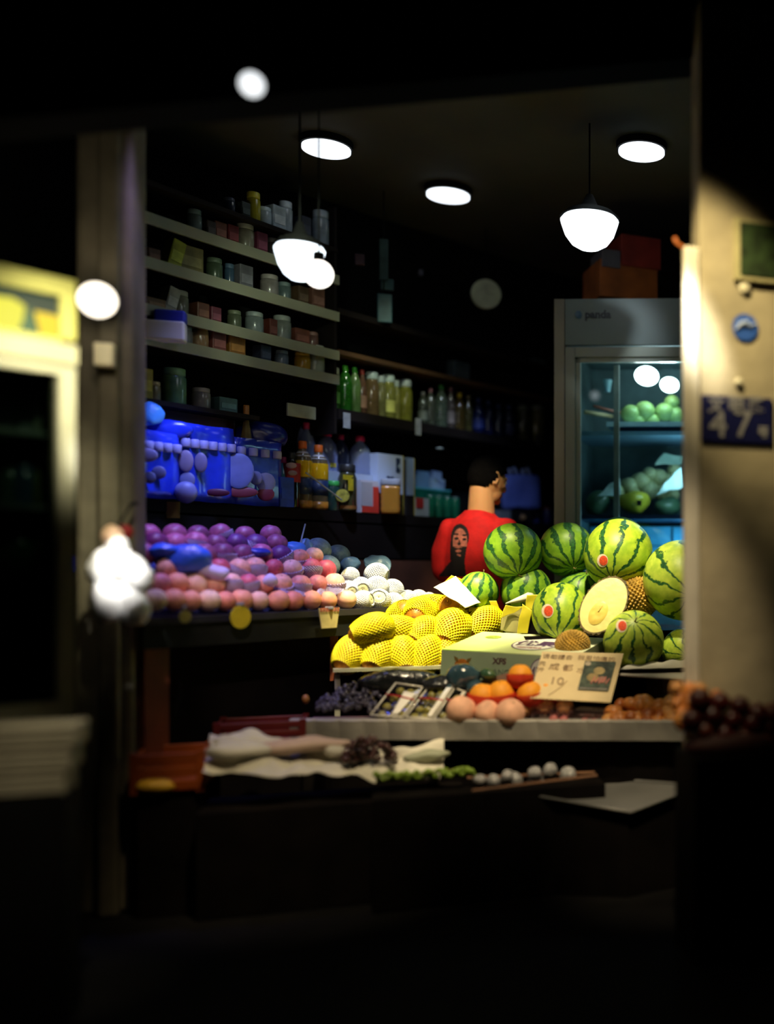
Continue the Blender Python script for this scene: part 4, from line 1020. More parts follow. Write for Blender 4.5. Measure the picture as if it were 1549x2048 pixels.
bm = BM(); box(bm, ((xz(1370,3.05)+xz(1640,3.05))/2, 3.05, bz/2-.01), (xz(1640,3.05)-xz(1370,3.05), .22, bz-.02)); tag(obj('low_bench', bm, mBlackwood), 'dark low bench carrying lychees in front of the stone pillar', 'bench')
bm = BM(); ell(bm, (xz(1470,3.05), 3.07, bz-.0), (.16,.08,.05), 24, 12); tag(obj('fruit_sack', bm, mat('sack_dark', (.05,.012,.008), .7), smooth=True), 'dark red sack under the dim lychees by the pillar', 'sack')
# ============================================================ PLUM / PEACH PILE (left counter)
mPl = mat('plum_skin', (.62,.20,.20), .5, .25, 2.2, rand=[(1,1,1),(1.35,2.0,1.5),(1.0,.6,.9),(1.45,2.5,2.0),(.9,.45,.7),(1.3,1.5,1.2)])
mPeL = mat('peach_skin', (.95,.52,.36), .6, .2, 1.8, rand=[(1,1,1),(1,.7,.6),(1,1.15,1.1),(.95,.55,.5)])
mNetV = mat('lilac_net', (.62,.55,.85), .6, .08, 10)
PPl = fruit_proto('plum', mPl, 'plum', 'plums heaped on the counter', groove=.05)
PPn = fruit_proto('netted_plum', mPl, 'plum', 'plums in lilac nets', mNetV, (26,14,1.5,pi-.2,1.08,.11))
PPe = fruit_proto('peach', mPeL, 'peach', 'peaches on the counter edge', groove=.06)
mPlD = mat('dark_plum_skin', (.22,.05,.14), .45, .3, 2.2, rand=[(1,1,1),(1.5,1.6,1.3),(.6,.6,1.2),(2.2,2.4,1.8),(.8,.5,.8)])
rnd = random.Random(21)
_CA, _CB = U(286,1228,4.05), U(872,1222,5.05)
def cDx(px): return line_D(_CA, _CB, px)      # counter front edge depth
rowsP = [  # y, x0, x1, n, off, radius, name
 (1200,312,693,12,.07,20,'front'), (1168,322,668,11,.14,20,'second'), (1137,335,655,10,.21,20,'third'),
 (1110,292,560,8,.29,21,'fourth'), (1088,270,556,8,.36,21,'fifth'), (1070,300,540,6,.42,20,'back')]
for j,(y,x0,x1,n,off,r,nm) in enumerate(rowsP):
    for i in range(n):
        px = x0+(x1-x0)*i/(n-1)+rnd.uniform(-3,3); D = cDx(px)+off; k = M(px,D)
        rr = r*(1.12-.18*(px-300)/400)*rnd.uniform(.94,1.06)
        net = (j in (1,2,3) and (i*7+j*3) % 3 != 0) or (j > 3 and i % 3 == 0)
        P = PPe if (j == 0 or (j == 1 and i in (1,2))) else (PPn if net else PPl)
        kind = {id(PPe):'peach', id(PPn):'plum in a lilac net', id(PPl):'plum'}[id(P)]
        put(P, px, y+rnd.uniform(-2,2), rr, D, '%s in the %s row of the counter heap, %s' % (kind, nm, ordn(i,n)), rot=(rnd.uniform(-.5,.5),rnd.uniform(-.4,.4),rnd.random()*6), m_=(mPlD if j >= 3 else None))
put(PPl, 628, 1112, 18, cDx(628)+.27, 'upper magenta plum on the heap end beside the blue bag', rot=(.3,0,1))
put(PPn, 600, 1117, 19, cDx(600)+.25, 'pink netted plum on top of the third row by the upright divider')
# solid bed under the heap so every fruit is carried
bm = BM()
b0 = [CP(.10,.12,ZC), CP(CW*.62,.12,ZC), CP(CW*.62,CDp-.01,ZC), CP(-.05,CDp-.01,ZC)]
hexa(bm, b0+[CP(.10,.13,ZC+.01), CP(CW*.62,.13,ZC+.01), CP(CW*.50,CDp-.02,ZC+.20), CP(-.03,CDp-.02,ZC+.22)])
tag(obj('sloped_liner', bm, mat('liner_navy', (.02,.03,.16), .5, .4, 5)), 'navy sloped liner carrying the heap of plums', 'liner')
# blue bags among the plums
mBlue = mat('blue_bag', (.04,.14,.85), .35, .3, 8, bump=.5)
mBlueL = mat('blue_bag_light', (.10,.30,.80), .35, .3, 8, bump=.5)
def lump(name, px, py, rx, ry, D, dep, m_, lb, cat, seed, amp=.012, sc=22, smooth=True):
    k = M(px,D); bm = BM(); ell(bm, U(px,py,D), (rx*k, dep, ry*k), 28, 18); crumple(bm, amp, sc, seed)
    return tag(obj(name, bm, m_, smooth=smooth), lb, cat)
lump('blue_bag', 378,1118,40,30,cDx(378)+.17,.05,mBlue,'bright blue plastic bag lying on the left plums','bag',1)
lump('blue_bag', 330,1102,34,14,cDx(330)+.22,.04,mBlue,'thin blue plastic bag fold between plum rows, beside the brightest bag','bag',2)
lump('blue_bag', 420,1142,30,14,cDx(420)+.13,.04,mNetV,'lilac plastic wrap crumpled below the bright blue bag','bag',3)
lump('blue_bag', 588,1102,22,20,cDx(588)+.33,.05,mBlueL,'blue plastic bag behind the plum heap by the upright divider','bag',4)
lump('blue_bag', 540,1160,18,12,cDx(540)+.10,.03,mNetV,'lilac plastic wrap between the second row plums','bag',5)
lump('blue_bag', 505,1106,36,10,cDx(505)+.27,.04,mat('navy_bag',(.02,.03,.30),.4,.4,8,bump=.5),'navy plastic bag fold behind the peach netting','bag',6)
# sloping net sheets
def netsheet(pts, off, lb, seed):
    P = [U(p[0],p[1],cDx(p[0])+off+o_) for p,o_ in zip(pts,(0,0,.04,.04))]
    bm = BM(); quad_grid(bm, *P, 22, 8, lambda u,v: Vector((0,-.01*sin(u*9+seed),.006*sin(u*7))))
    bm = baked(bm, [('WIREFRAME', dict(thickness=.0025, use_replace=True, use_even_offset=False, offset=0.0))])
    tag(obj('foam_net', bm, mNetV), lb, 'net')
netsheet([(628,1196),(688,1184),(686,1168),(636,1180)], .065, 'lilac foam net draped across the heap end above front plums', 1)
netsheet([(560,1188),(628,1190),(624,1180),(562,1178)], .065, 'lilac foam net strip under the second row plums', 2)
# clear upright divider and its rod
bm = BM(); tube(bm, [U(596,1108,4.85), U(611,1048,4.92)], .0035); tag(obj('divider_rod', bm, mat('rod', (.35,.38,.42), .3)), 'thin slanting rod standing up between plums and guavas', 'rod')

# ============================================================ NETTED GUAVAS
mGu = mat('guava', (.62,.60,.36), .55, .3, 5)
mNetW = mat('white_net', (.80,.82,.86), .55, .06, 10)
PG = fruit_proto('netted_guava', mGu, 'guava', 'guavas in white foam nets', mNetW, (28,22,.55,pi-.1,1.07,.13))
gl = [(697,1180,17,4.70,'brownish'),(727,1202,19,4.72,''),(758,1201,21,4.74,''),(787,1205,18,4.76,''),(816,1199,17,4.79,''),(838,1197,16,4.82,''),(858,1200,14,4.85,''),
      (721,1176,20,4.79,''),(754,1175,21,4.81,''),(785,1180,20,4.83,''),(701,1152,16,4.82,''),(754,1150,22,4.88,'')]
nmz = ['brownish netted guava next to the magenta plums','netted guava at the front, first of the white ones','netted guava at the front with a brown spot, second of the white ones','netted guava at the front, third of the white ones','netted guava at the front, just left of the mangoes','small netted guava partly behind the top mangoes','smallest netted guava between mangoes and white paper','netted guava in the second row above the first front one','netted guava in the second row right under the topmost','netted guava at the end of the second row by the brown cabinet','small netted guava behind the plums on the upper left','topmost netted guava in a clear wrap']
for (px,py,r,D,_),lb in zip(gl,nmz): D = cDx(px)+{True:.07,False:.17}[py > 1190]+(.05 if py < 1160 else 0); put(PG, px, py, r, D, lb, rot=(rnd.uniform(.8,1.9),rnd.uniform(-.5,.5),rnd.random()*6))
mGr = mat('grey_green_fruit', (.26,.36,.34), .5, .2, 4, bump=.2)
PQ = Proto(tag(obj('grey_green_melon', (lambda b: (ell(b,(0,0,0),(1,.95,.95),24,16), b)[1])(BM()), mGr, world=False, smooth=True), 'x', 'melon'))
for px,py,r,D,lb in ((636,1101,27,5.02,'grey green round melon behind the divider rod, highest of three'),(676,1112,24,5.12,'grey green round melon behind the netted guavas'),(656,1133,24,4.98,'bluish grey round melon low behind the plums end')):
    k = M(px,D)*r; PQ.put(U(px,py,D), (0,0,px), (k,k,k), lb, 'grey green melons behind the counter')
mBl2 = mat('pale_blue_bag', (.16,.30,.48), .35, .3, 8, bump=.5)
lump('pale_blue_bag', 755,1130,26,17,5.14,.04,mBl2,'crumpled pale blue bag behind the topmost netted guava','bag',11,.02,26,False)
lump('pale_blue_bag', 612,1104,16,26,4.94,.03,mat('blue_film',(.22,.40,.62),.3,.2,8,bump=.4),'pale blue plastic film beside the divider rod','bag',12)
lump('pale_blue_bag', 700,1128,20,14,5.08,.04,mBl2,'small pale blue bag between grey melon and guavas','bag',13)
bm = BM(); box(bm, (xz(690,5.2), 5.22, .99/2+.05), (.36, .10, .96)); tag(obj('crate_shelf', bm, mBlackwood), 'dark low shelf behind the guavas under the grey melons', 'shelf')
# tags hanging off the counter edge
def edge_tag(px, py0, py1, w, m_, lb, rnd_=False, cat='price tag'):
    D = cDx(px)-.022; q = U(px,(py0+py1)/2,D); k = M(px,D); bm = BM(); h = (py1-py0)*k
    t = empty('price_tag', q-Vector((0,0,h/2)), lb, cat)
    if rnd_:
        lathe(bm, [(w*k/2,0),(w*k/2,.003)], seg=28, M4=Matrix.Translation(q) @ Matrix.Rotation(pi/2,4,'X'))
    else:
        hexa(bm, [q+Vector((-w*k*.36,0,-h/2)),q+Vector((w*k*.36,0,-h/2)),q+Vector((w*k*.36,.003,-h/2)),q+Vector((-w*k*.36,.003,-h/2)),q+Vector((-w*k/2,0,h/2)),q+Vector((w*k/2,0,h/2)),q+Vector((w*k/2,.003,h/2)),q+Vector((-w*k/2,.003,h/2))])
    bmesh.ops.rotate(bm, verts=bm.verts, cent=q, matrix=Matrix.Rotation(atan2(cx.y,cx.x), 3, 'Z'))
    obj('card', bm, m_, t)
    bm = BM(); box(bm, q+Vector((0,.0,h/2)), (w*k*.3,.012,.012), bev=.002); obj('clip', bm, mat('clip_clear',(.3,.3,.3),.2), t)
    return t, q, k
mTagY = mat('tag_yellow', (.72,.58,.02), .5, .15, 20); mTagC = mat('tag_cream', (.60,.52,.24), .5, .2, 20)
edge_tag(481,1208,1260,46,mTagY,'round bright yellow price tag hanging off the plum counter',True)
edge_tag(370,1214,1252,26,mat('tag_olive',(.30,.26,.06),.5,.2,20),'small olive price tag hanging off the counter under the peaches',True)
t,q,k = edge_tag(659,1216,1256,52,mTagC,'cream paper price tag with red blue top edge on the counter corner')
bm = BM()
for i in range(7): box(bm, q+Vector(((i-3)*7*k,-.003,17*k)), (5*k,.001,8*k))
bmesh.ops.rotate(bm, verts=bm.verts, cent=q, matrix=Matrix.Rotation(atan2(cx.y,cx.x), 3, 'Z'))
obj('colour_strip', bm, mat('tag_red',(.45,.12,.10),.5,.9,60), t)
bm = BM(); box(bm, (xz(668,4.70), 4.72, rowz(1300,668,4.7)), (.03,.03,.26)); tag(obj('red_post', bm, mRedwood), 'short dark red post between the counter end and mango board', 'post')

# ============================================================ WHITE BAG BUNCH
q = U(236,1150,3.82); k = M(236,3.82)
t = empty('bag_bunch', q-Vector((0,0,100*k)), 'bright white bunch of plastic bags hanging at the counter corner', 'bags')
bm = BM()
for (dx,dy,rx,ry,d) in ((-8,20,42,42,.0),(18,0,34,46,.02),(-30,10,26,36,.01),(38,-6,26,26,0),(0,58,22,24,.0),(-16,-46,30,48,.0),(22,-52,26,50,.01),(36,-72,22,30,0)):
    ell(bm, q+Vector((dx*k, d, dy*k)), (rx*k,.045,ry*k), 24, 16)
bm = baked(bm, [('REMESH', dict(mode='VOXEL', voxel_size=.006)), ('SMOOTH', dict(iterations=4))])
crumple(bm, .006, 30, 3)
obj('bag_body', bm, mat('bag_white', (.95,.94,.90), .4, .03, 6, bump=.3), t, smooth=True)
bm = BM(); ell(bm, q+Vector((-10*k,0,78*k)), (20*k,.035,22*k), 20, 14); jitter(bm,.004,30); obj('knot', bm, mat('knot_tan', (.80,.52,.34), .6), t, smooth=True)
bm = BM(); tube(bm, [q+Vector((-6*k,.02,90*k)), q+Vector((4*k,.05,120*k)), U(262,1010,3.93)], .004); obj('string', bm, mDark, t)
bm = BM(); ell(bm, U(246,1064,3.92), (20*k,.02,16*k), 16, 10); tag(obj('red_cloth', bm, mat('red_cloth', (.30,.01,.015), .7), smooth=True), 'dark red cloth hanging behind the white bag bunch', 'cloth')
hk = U(262,1010,3.93)
bm = BM(); tube(bm, [hk, hk+Vector((0,.04,.01)), (hk.x, 4.02, hk.z+.01)], .006); tag(obj('wall_hook', bm, mDark), 'small dark hook on the pillar holding the white bag bunch', 'hook')

# ============================================================ LOW TABLES IN FRONT
# white paper bundle on a low table
zl = .40
DL = 3.95
x0, x1 = xz(400,DL), xz(930,DL)
bm = BM(); box(bm, ((x0+x1)/2, 4.0, zl/2-.02), (x1-x0+.0, .26, zl-.04), bev=.004); tag(obj('low_table', bm, mBlackwood), 'black low table under the crumpled white wrapping', 'table')
def zrow(py,px,D): return rowz(py,px,D)
bm = BM()
def fold(u,v):
    return Vector((0, .02*sin(u*17+v*3), .030*noise.noise(Vector((u*9,v*4,1)))+.014*sin(u*31)*v*(1-v)*2+(.05 if v>.8 else 0)*(.5+.5*sin(u*6+1))))
quad_grid(bm, U(404,1545,DL-.05), U(880,1560,DL-.05), U(892,1504,DL+.10), U(420,1492,DL+.14), 90, 26, fold)
jitter(bm, .010, 16, 3)
thicken(bm, .003)
tag(obj('white_wrapping', bm, mat('wrapping', (.62,.59,.48), .65, .2, 5, bump=.3), smooth=True), 'long crumpled white wrapping paper spread over the black low table', 'paper')
lump('pink_cloth', 590,1492,110,15,DL+.06,.05,mat('pinkish_cloth',(.50,.36,.28),.7,.2,5),'pinkish tan bundle rising from the crumpled white wrapping','bundle',21,.012,12)
lump('white_bundle', 478,1502,60,20,DL+.02,.05,mat('wrapping2',(.55,.52,.42),.65,.2,5),'pale rounded bundle end at the left of the wrapping','bundle',22,.014,14)
lump('white_bundle', 668,1500,22,14,DL+.04,.03,MATS['wrapping2'],'small pale paper twist between the tan bundle and dark grapes','bundle',23,.012,18)
rnd = random.Random(8)
mDG = mat('dark_berry', (.055,.018,.016), .3, .5, 5, coat=.4)
berries('grape_bunch', 'heap of dark red grapes on the crumpled white wrapping', 'grapes', [U(rnd.gauss(736,26), 0, DL+.02+.05*rnd.random()) for _ in range(1)]+[ (lambda px,f: U(px, 1518-f*(1-((px-738)/62)**2)*44-4, DL+rnd.uniform(-.03,.07)))(rnd.uniform(684,790), rnd.random()) for _ in range(85)][0:85], .0115, mDG, seedn=2) if False else None
cs = []
for _ in range(85):
    px = rnd.uniform(684,790); f = rnd.random(); cs.append(U(px, 1520-f*(1-((px-738)/60)**2)*46, DL+rnd.uniform(-.03,.06)))
berries('grape_bunch', 'heap of dark red grapes on the crumpled white wrapping', 'grapes', cs, .0115, mDG, seedn=2)
# white wrap end on the right, tied
lump('white_bundle', 856,1512,42,13,DL+.03,.03,mat('wrapping3',(.34,.36,.25),.6,.2,5),'greenish white wrap end turned up at the table corner','bundle',24,.014,22)
# green grapes in low tray
cs = []
for _ in range(80):
    px = rnd.uniform(752,948); cs.append(U(px, 1562-(px-752)*.06-rnd.random()*14, 3.84+rnd.uniform(0,.05)))
berries('grape_bunch', 'spread of small green grapes in front of the white wrapping', 'grapes', cs, .0095, mat('green_grape', (.20,.32,.03), .3, .4, 5, coat=.3), seedn=4)
zq = rowz(1578,850,3.86)
bm = BM(); box(bm, ((xz(745,3.86)+xz(1200,3.86))/2, 3.83, zq/2), (xz(1200,3.86)-xz(745,3.86), .16, zq-.01)); tag(obj('low_table', bm, mBlackwood), 'black low table under the green grapes and striped silver fruit', 'table')
# silver wrapped fruit
mSil = mat('silver_fruit', (.42,.42,.42), .35, .6, 3, metal=.2, bump=.4)
PSv = Proto(tag(obj('wrapped_fruit', (lambda b: (ell(b,(0,0,0),1,20,14), jitter(b,.07,2.2), b)[2])(BM()), mSil, world=False, smooth=True), 'x', 'fruit'))
sv = [(960,1560,13),(988,1562,15),(1016,1552,13),(1030,1560,17),(1070,1547,15),(1073,1562,17),(1101,1541,16),(1136,1550,18)]
for i,(px,py,r) in enumerate(sv):
    D = 3.86; k = M(px,D)*r; PSv.put(U(px,py,D+.02*(i%2)), (i,i*.3,i*2.), (k,k,k*.9), 'grey silver striped round fruit on the thin wooden tray, '+ordn(i,len(sv)), 'silver striped fruit')
bm = BM(); a_ = U(935,1556,3.92); b_ = U(1190,1545,3.86); tube(bm, [a_, b_], .006); tube(bm, [U(945,1582,3.80), U(1195,1551,3.78)], .006)
tag(obj('wooden_tray_edge', bm, mat('tray_wood', (.20,.09,.04), .6, .3, 9)), 'thin brown wooden tray edges around the silver striped fruit', 'tray')
# steel tray with brown things
a_,b_,c_,d_ = U(1050,1595,3.78), U(1262,1632,3.60), U(1405,1578,3.70), U(1190,1561,3.98)
t = empty('steel_tray', (a_+c_)/2, 'shallow grey metal tray with a few brown fruits, low in front', 'tray')
bm = BM(); quad_grid(bm, a_,b_,c_,d_, 16, 16, lambda u,v: Vector((0,0,.012*max(abs(2*u-1),abs(2*v-1))**8))); thicken(bm, .004)
obj('tray_plate', bm, mat('tray_steel', (.26,.26,.25), .35, .1, 4, metal=.3), t, smooth=True)
bm = BM(); tube(bm, [p+Vector((0,0,.013)) for p in (a_,b_,c_,d_,a_)], .005); obj('rim', bm, MATS['tray_steel'], t, smooth=True)
mBrn = mat('brown_pod', (.26,.12,.05), .55, .4, 4)
tb_ = [(1100,1588,1.6),(1140,1593,1.8),(1175,1592,1.5),(1200,1598,1.4),(1228,1600,1.5)]
PBp = Proto(tag(obj('brown_pod', (lambda b: (ell(b,(0,0,0),(1.5,.8,.8),16,10), jitter(b,.08,2), b)[2])(BM()), mBrn, world=False, smooth=True), 'x', 'fruit'))
for i,(px,py,s_) in enumerate(tb_):
    D = 3.80; k = M(px,D)*11; PBp.put(U(px,py-4,D), (0,0,i*.4), (k,k,k), 'brown pod lying on the grey metal tray, '+ordn(i,len(tb_)), 'brown pods on the metal tray')
bm = BM(); ell(bm, U(1296,1604,3.72), (.022,.022,.02), 16, 12); tag(obj('pale_garlic', bm, mat('pale_garlic', (.50,.48,.42), .5), smooth=True), 'single pale round bulb on the grey metal tray', 'garlic')
zq = rowz(1640,1240,3.7)
bm = BM(); prism(bm, [(p.x, p.y+.0) for p in (a_.lerp(c_,.08), b_.lerp(d_,.08), c_.lerp(a_,.08), d_.lerp(b_,.08))], 0, min(a_.z,b_.z,c_.z,d_.z)-.006); tag(obj('low_table', bm, mBlackwood), 'black low stool under the shallow grey metal tray', 'table')
# dim green things at bottom right
mDim = mat('dim_olive', (.07,.07,.015), .6, .3)
for i,(px,py,rx,ry,lb) in enumerate(((1412,1628,26,12,'dim olive leafy stem on the ground beside the metal tray'),(1468,1623,14,13,'dim olive round fruit on the ground near the pillar'),(1490,1640,12,10,'smallest dim olive fruit on the ground near the pillar'))):
    D = 3.3; k = M(px,D); z = rowz(py,px,D); bm = BM(); ell(bm, U(px,py,D), (rx*k,.03,ry*k), 16, 10); tag(obj('olive_fruit', bm, mDim, smooth=True), lb, 'fruit')
bm = BM(); box(bm, (xz(1450,3.32), 3.32, rowz(1650,1450,3.32)/2), (.24,.14,rowz(1650,1450,3.32))); tag(obj('dark_crate', bm, mBlackwood, ), 'black crate near the pillar under dim olive fruit', 'crate')
# orange crate, red crate at the left
def crate(px0,px1,py0,py1,D,dep,m_,lb,slat=3):
    q0 = U(px0,py1,D); q1 = U(px1,py0,D); cxm = (q0.x+q1.x)/2; w = q1.x-q0.x; h = q1.z-q0.z
    t = empty('plastic_crate', (cxm, D+dep/2, q0.z), lb, 'crate')
    bm = BM()
    for i in range(slat):
        zc = q0.z+h*(i+.5)/slat
        for yy in (D, D+dep): box(bm, (cxm, yy, zc), (w, .012, h/slat*.72), bev=.003)
        for xx in (q0.x, q1.x): box(bm, (xx, D+dep/2, zc), (.012, dep, h/slat*.72), bev=.003)
    for xx in (q0.x, q1.x):
        for yy in (D, D+dep): box(bm, (xx,yy,(q0.z+q1.z)/2), (.022,.022,h))
    obj('slatted_side', bm, m_, t)
    bm = BM(); box(bm, (cxm, D+dep/2, q0.z+.01), (w,dep,.02)); obj('bottom', bm, m_, t)
    return q0, q1
mOr = mat('crate_orange', (.26,.05,.004), .5, .3, 6); mRd = mat('crate_red', (.10,.006,.004), .5, .3, 6)
q0,q1 = crate(268,402,1500,1590,3.95,.2,mOr,'orange plastic crate at the end of the white wrapping')
bm = BM(); box(bm, ((q0.x+q1.x)/2, 4.05, q0.z/2), (q1.x-q0.x-.02, .18, q0.z)); tag(obj('low_table', bm, mBlackwood), 'black low stand under the orange plastic crate', 'table')
lump('yellow_fruit', 312,1572,38,16,3.96,.04,mat('yellow_fruit',(.75,.42,.03),.5,.3,5),'yellow orange fruit net stuck low on the orange crate','fruit',31,.008,20)
q0,q1 = crate(434,606,1438,1500,4.22,.16,mRd,'dark red plastic crate under the tray end, behind the wrapping')
bm = BM(); box(bm, ((q0.x+q1.x)/2, 4.30, q0.z/2), (q1.x-q0.x-.02, .14, q0.z)); tag(obj('low_table', bm, mBlackwood), 'black low stand under the dark red plastic crate', 'table')
# ============================================================ WALL SHELVING (oblique wall)
mBoardP = mat('shelf_pale', (.30,.31,.22), .5, .15, 4)
mBoardD = mat('shelf_dark', (.010,.007,.006), .7, .3, 5, spec=.15)
def wallpt(px, off, z):
    """point on the shelf front line at picture column px, pushed back by off"""
    D = Dw(px); p = U(px, HZ, D); return Vector((p.x+wn.x*off, p.y+wn.y*off, z))
pA, pB = U(290,HZ,Dw(290)), U(1108,HZ,Dw(1108)); wx = (pB-pA); wx.z = 0; wx = wx.normalized(); wn = Vector((0,0,1)).cross(wx).normalized()
def board(bm, px0, px1, z, dep, th):
    N = 6; 
    pts = [wallpt(px0+(px1-px0)*i/N, 0, 0) for i in range(N+1)]; bk = [p+wn*dep for p in pts]
    foot = [(p.x,p.y) for p in pts]+[(p.x,p.y) for p in bk[::-1]]
    prism(bm, foot, z-th, z)
SZ = [('top',550,474,.03),('upper',519,0,.03)]
ul = empty('wall_shelving', wallpt(480,.15,1.86), 'wall shelving with pale shelf edges, crowded with jars and packets', 'shelving')
LZ = {'T':2.75, 'A':2.61, 'B':2.43, 'C':2.24, 'D':2.12, 'E':1.865}
for n_, z in LZ.items():
    bm = BM(); board(bm, 283, 676 if n_ != 'E' else 520, z, .24, .020); obj('shelf_board', bm, mBoardD, ul)
    if n_ in 'ABCD':
        bm = BM(); board(bm, 283, 676, z+.004, -.012, .046); obj('edge_strip', bm, mBoardP, ul)
for px in (284, 672):
    bm = BM(); p = wallpt(px,.12,2.3); 
    hexa(bm, [wallpt(px,0.01,1.84),wallpt(px+5,0.01,1.84),wallpt(px+5,.24,1.84),wallpt(px,.24,1.84),wallpt(px,0.01,2.95),wallpt(px+5,0.01,2.95),wallpt(px+5,.24,2.95),wallpt(px,.24,2.95)]); obj('side_panel', bm, mBoardD, ul)
ur = empty('bottle_shelf', wallpt(900,.15,1.94), 'long dark shelf of drink bottles on the back wall', 'shelf')
bm = BM(); board(bm, 678, 1150, 1.965, .26, .05); obj('shelf_board', bm, mBoardD, ur)
bm = BM(); board(bm, 678, 1150, 2.255, .26, .022); obj('shelf_board', bm, mat('shelf_brown', (.09,.045,.02), .5, .3, 5), ur)
bm = BM(); board(bm, 678, 1150, 2.46, .26, .03); obj('shelf_board', bm, mBoardD, ur)
for px,w,py0,py1 in ((694,18,826,856),(837,15,837,870),(1077,11,866,893)):
    D = Dw(px)-.012; q0 = U(px-w/2,py1,D); q1 = U(px+w/2,py0,D); bm = BM(); box(bm, ((q0.x+q1.x)/2, D, (q0.z+q1.z)/2), (q1.x-q0.x,.004,q1.z-q0.z), rz=atan2(wx.y,wx.x)); obj('price_label', bm, mat('label_grey', (.30,.31,.30), .5, .2, 30) if px < 1000 else mat('label_dim', (.1,.1,.1), .5), ur)
D = Dw(605)-.02; q0 = U(566,834,D); q1 = U(640,812,D)
bm = BM(); box(bm, ((q0.x+q1.x)/2, D, (q0.z+q1.z)/2), (q1.x-q0.x,.01,q1.z-q0.z), rz=atan2(wx.y,wx.x), bev=.003); tag(obj('shelf_label', bm, mat('label_cream', (.34,.35,.25), .5)), 'long cream label strip hanging under the pale shelving', 'label')
# lower counter board with cabinet
lc = empty('back_counter', wallpt(700,.2,0), 'long dark back counter along the wall holding drinks and cartons', 'counter')
bm = BM(); board(bm, 246, 1150, 1.46, .30, .05); obj('counter_top', bm, mBoardD, lc)
bm = BM(); board(bm, 690, 1150, 1.22, .30, 1.20); obj('brown_panel', bm, mat('brown_panel', (.15,.055,.028), .6, .3, 4), lc)
bm = BM(); board(bm, 246, 1150, 1.40, .28, .17); obj('drawer_front', bm, mBoardD, lc)
bm = BM(); board(bm, 246, 689, 1.22, .28, 1.20); obj('dark_panel', bm, mBlackwood, lc)

# ------------------------------------------------------------ packets, jars on the pale shelves
def mc(c, r=.45, coat=0): return mat('c_%d_%d_%d' % tuple(int(x*255) for x in c), c, r, .35, 14, coat=coat)
nameL = {'T':'top','A':'second','B':'third','C':'fourth','D':'fifth','E':'lowest'}
def jar(px, z, w, h, c, cap, lb, name='jar', cat='jar', off=.07, g=None):
    D = Dw(px)+off; q = wallpt(px, off, z); k = M(px,D); r = w*k/2; H = h*k
    bm = BM(); lathe(bm, [(r*.92,0),(r,H*.04),(r,H*.74),(r*.86,H*.82)], q, 20); o = tag(obj(name, bm, mc(c,.25,.3), smooth=True), lb, cat, g)
    bm = BM(); lathe(bm, [(r*.9,H*.80),(r*.92,H*.83),(r*.92,H*.98),(r*.86,H)], q, 20); obj('lid', bm, mc(cap,.4), o, smooth=True)
    return o
def packet(px, z, w, h, c, c2, lb, name='packet', cat='packet', off=.07, g=None, lean=0):
    q = wallpt(px, off, z); k = M(px,Dw(px)+off); W_ = w*k; H = h*k
    bm = BM(); box(bm, (0,0,H/2), (W_, .06, H), bev=.004)
    if lean: bmesh.ops.rotate(bm, verts=bm.verts, cent=(0,0,0), matrix=Matrix.Rotation(lean,3,'Y'))
    ob = obj(name, bm, mc(c), world=False); ob.location = q; ob.rotation_euler = (0,0,atan2(wx.y,wx.x)); tag(ob, lb, cat, g)
    bm = BM(); box(bm, (0,-.031,H*.45), (W_*.8,.003,H*.35)); 
    if lean: bmesh.ops.rotate(bm, verts=bm.verts, cent=(0,0,0), matrix=Matrix.Rotation(lean,3,'Y'))
    obj('printed_band', bm, mc(c2), ob, world=False)
    return ob
rnd = random.Random(4)
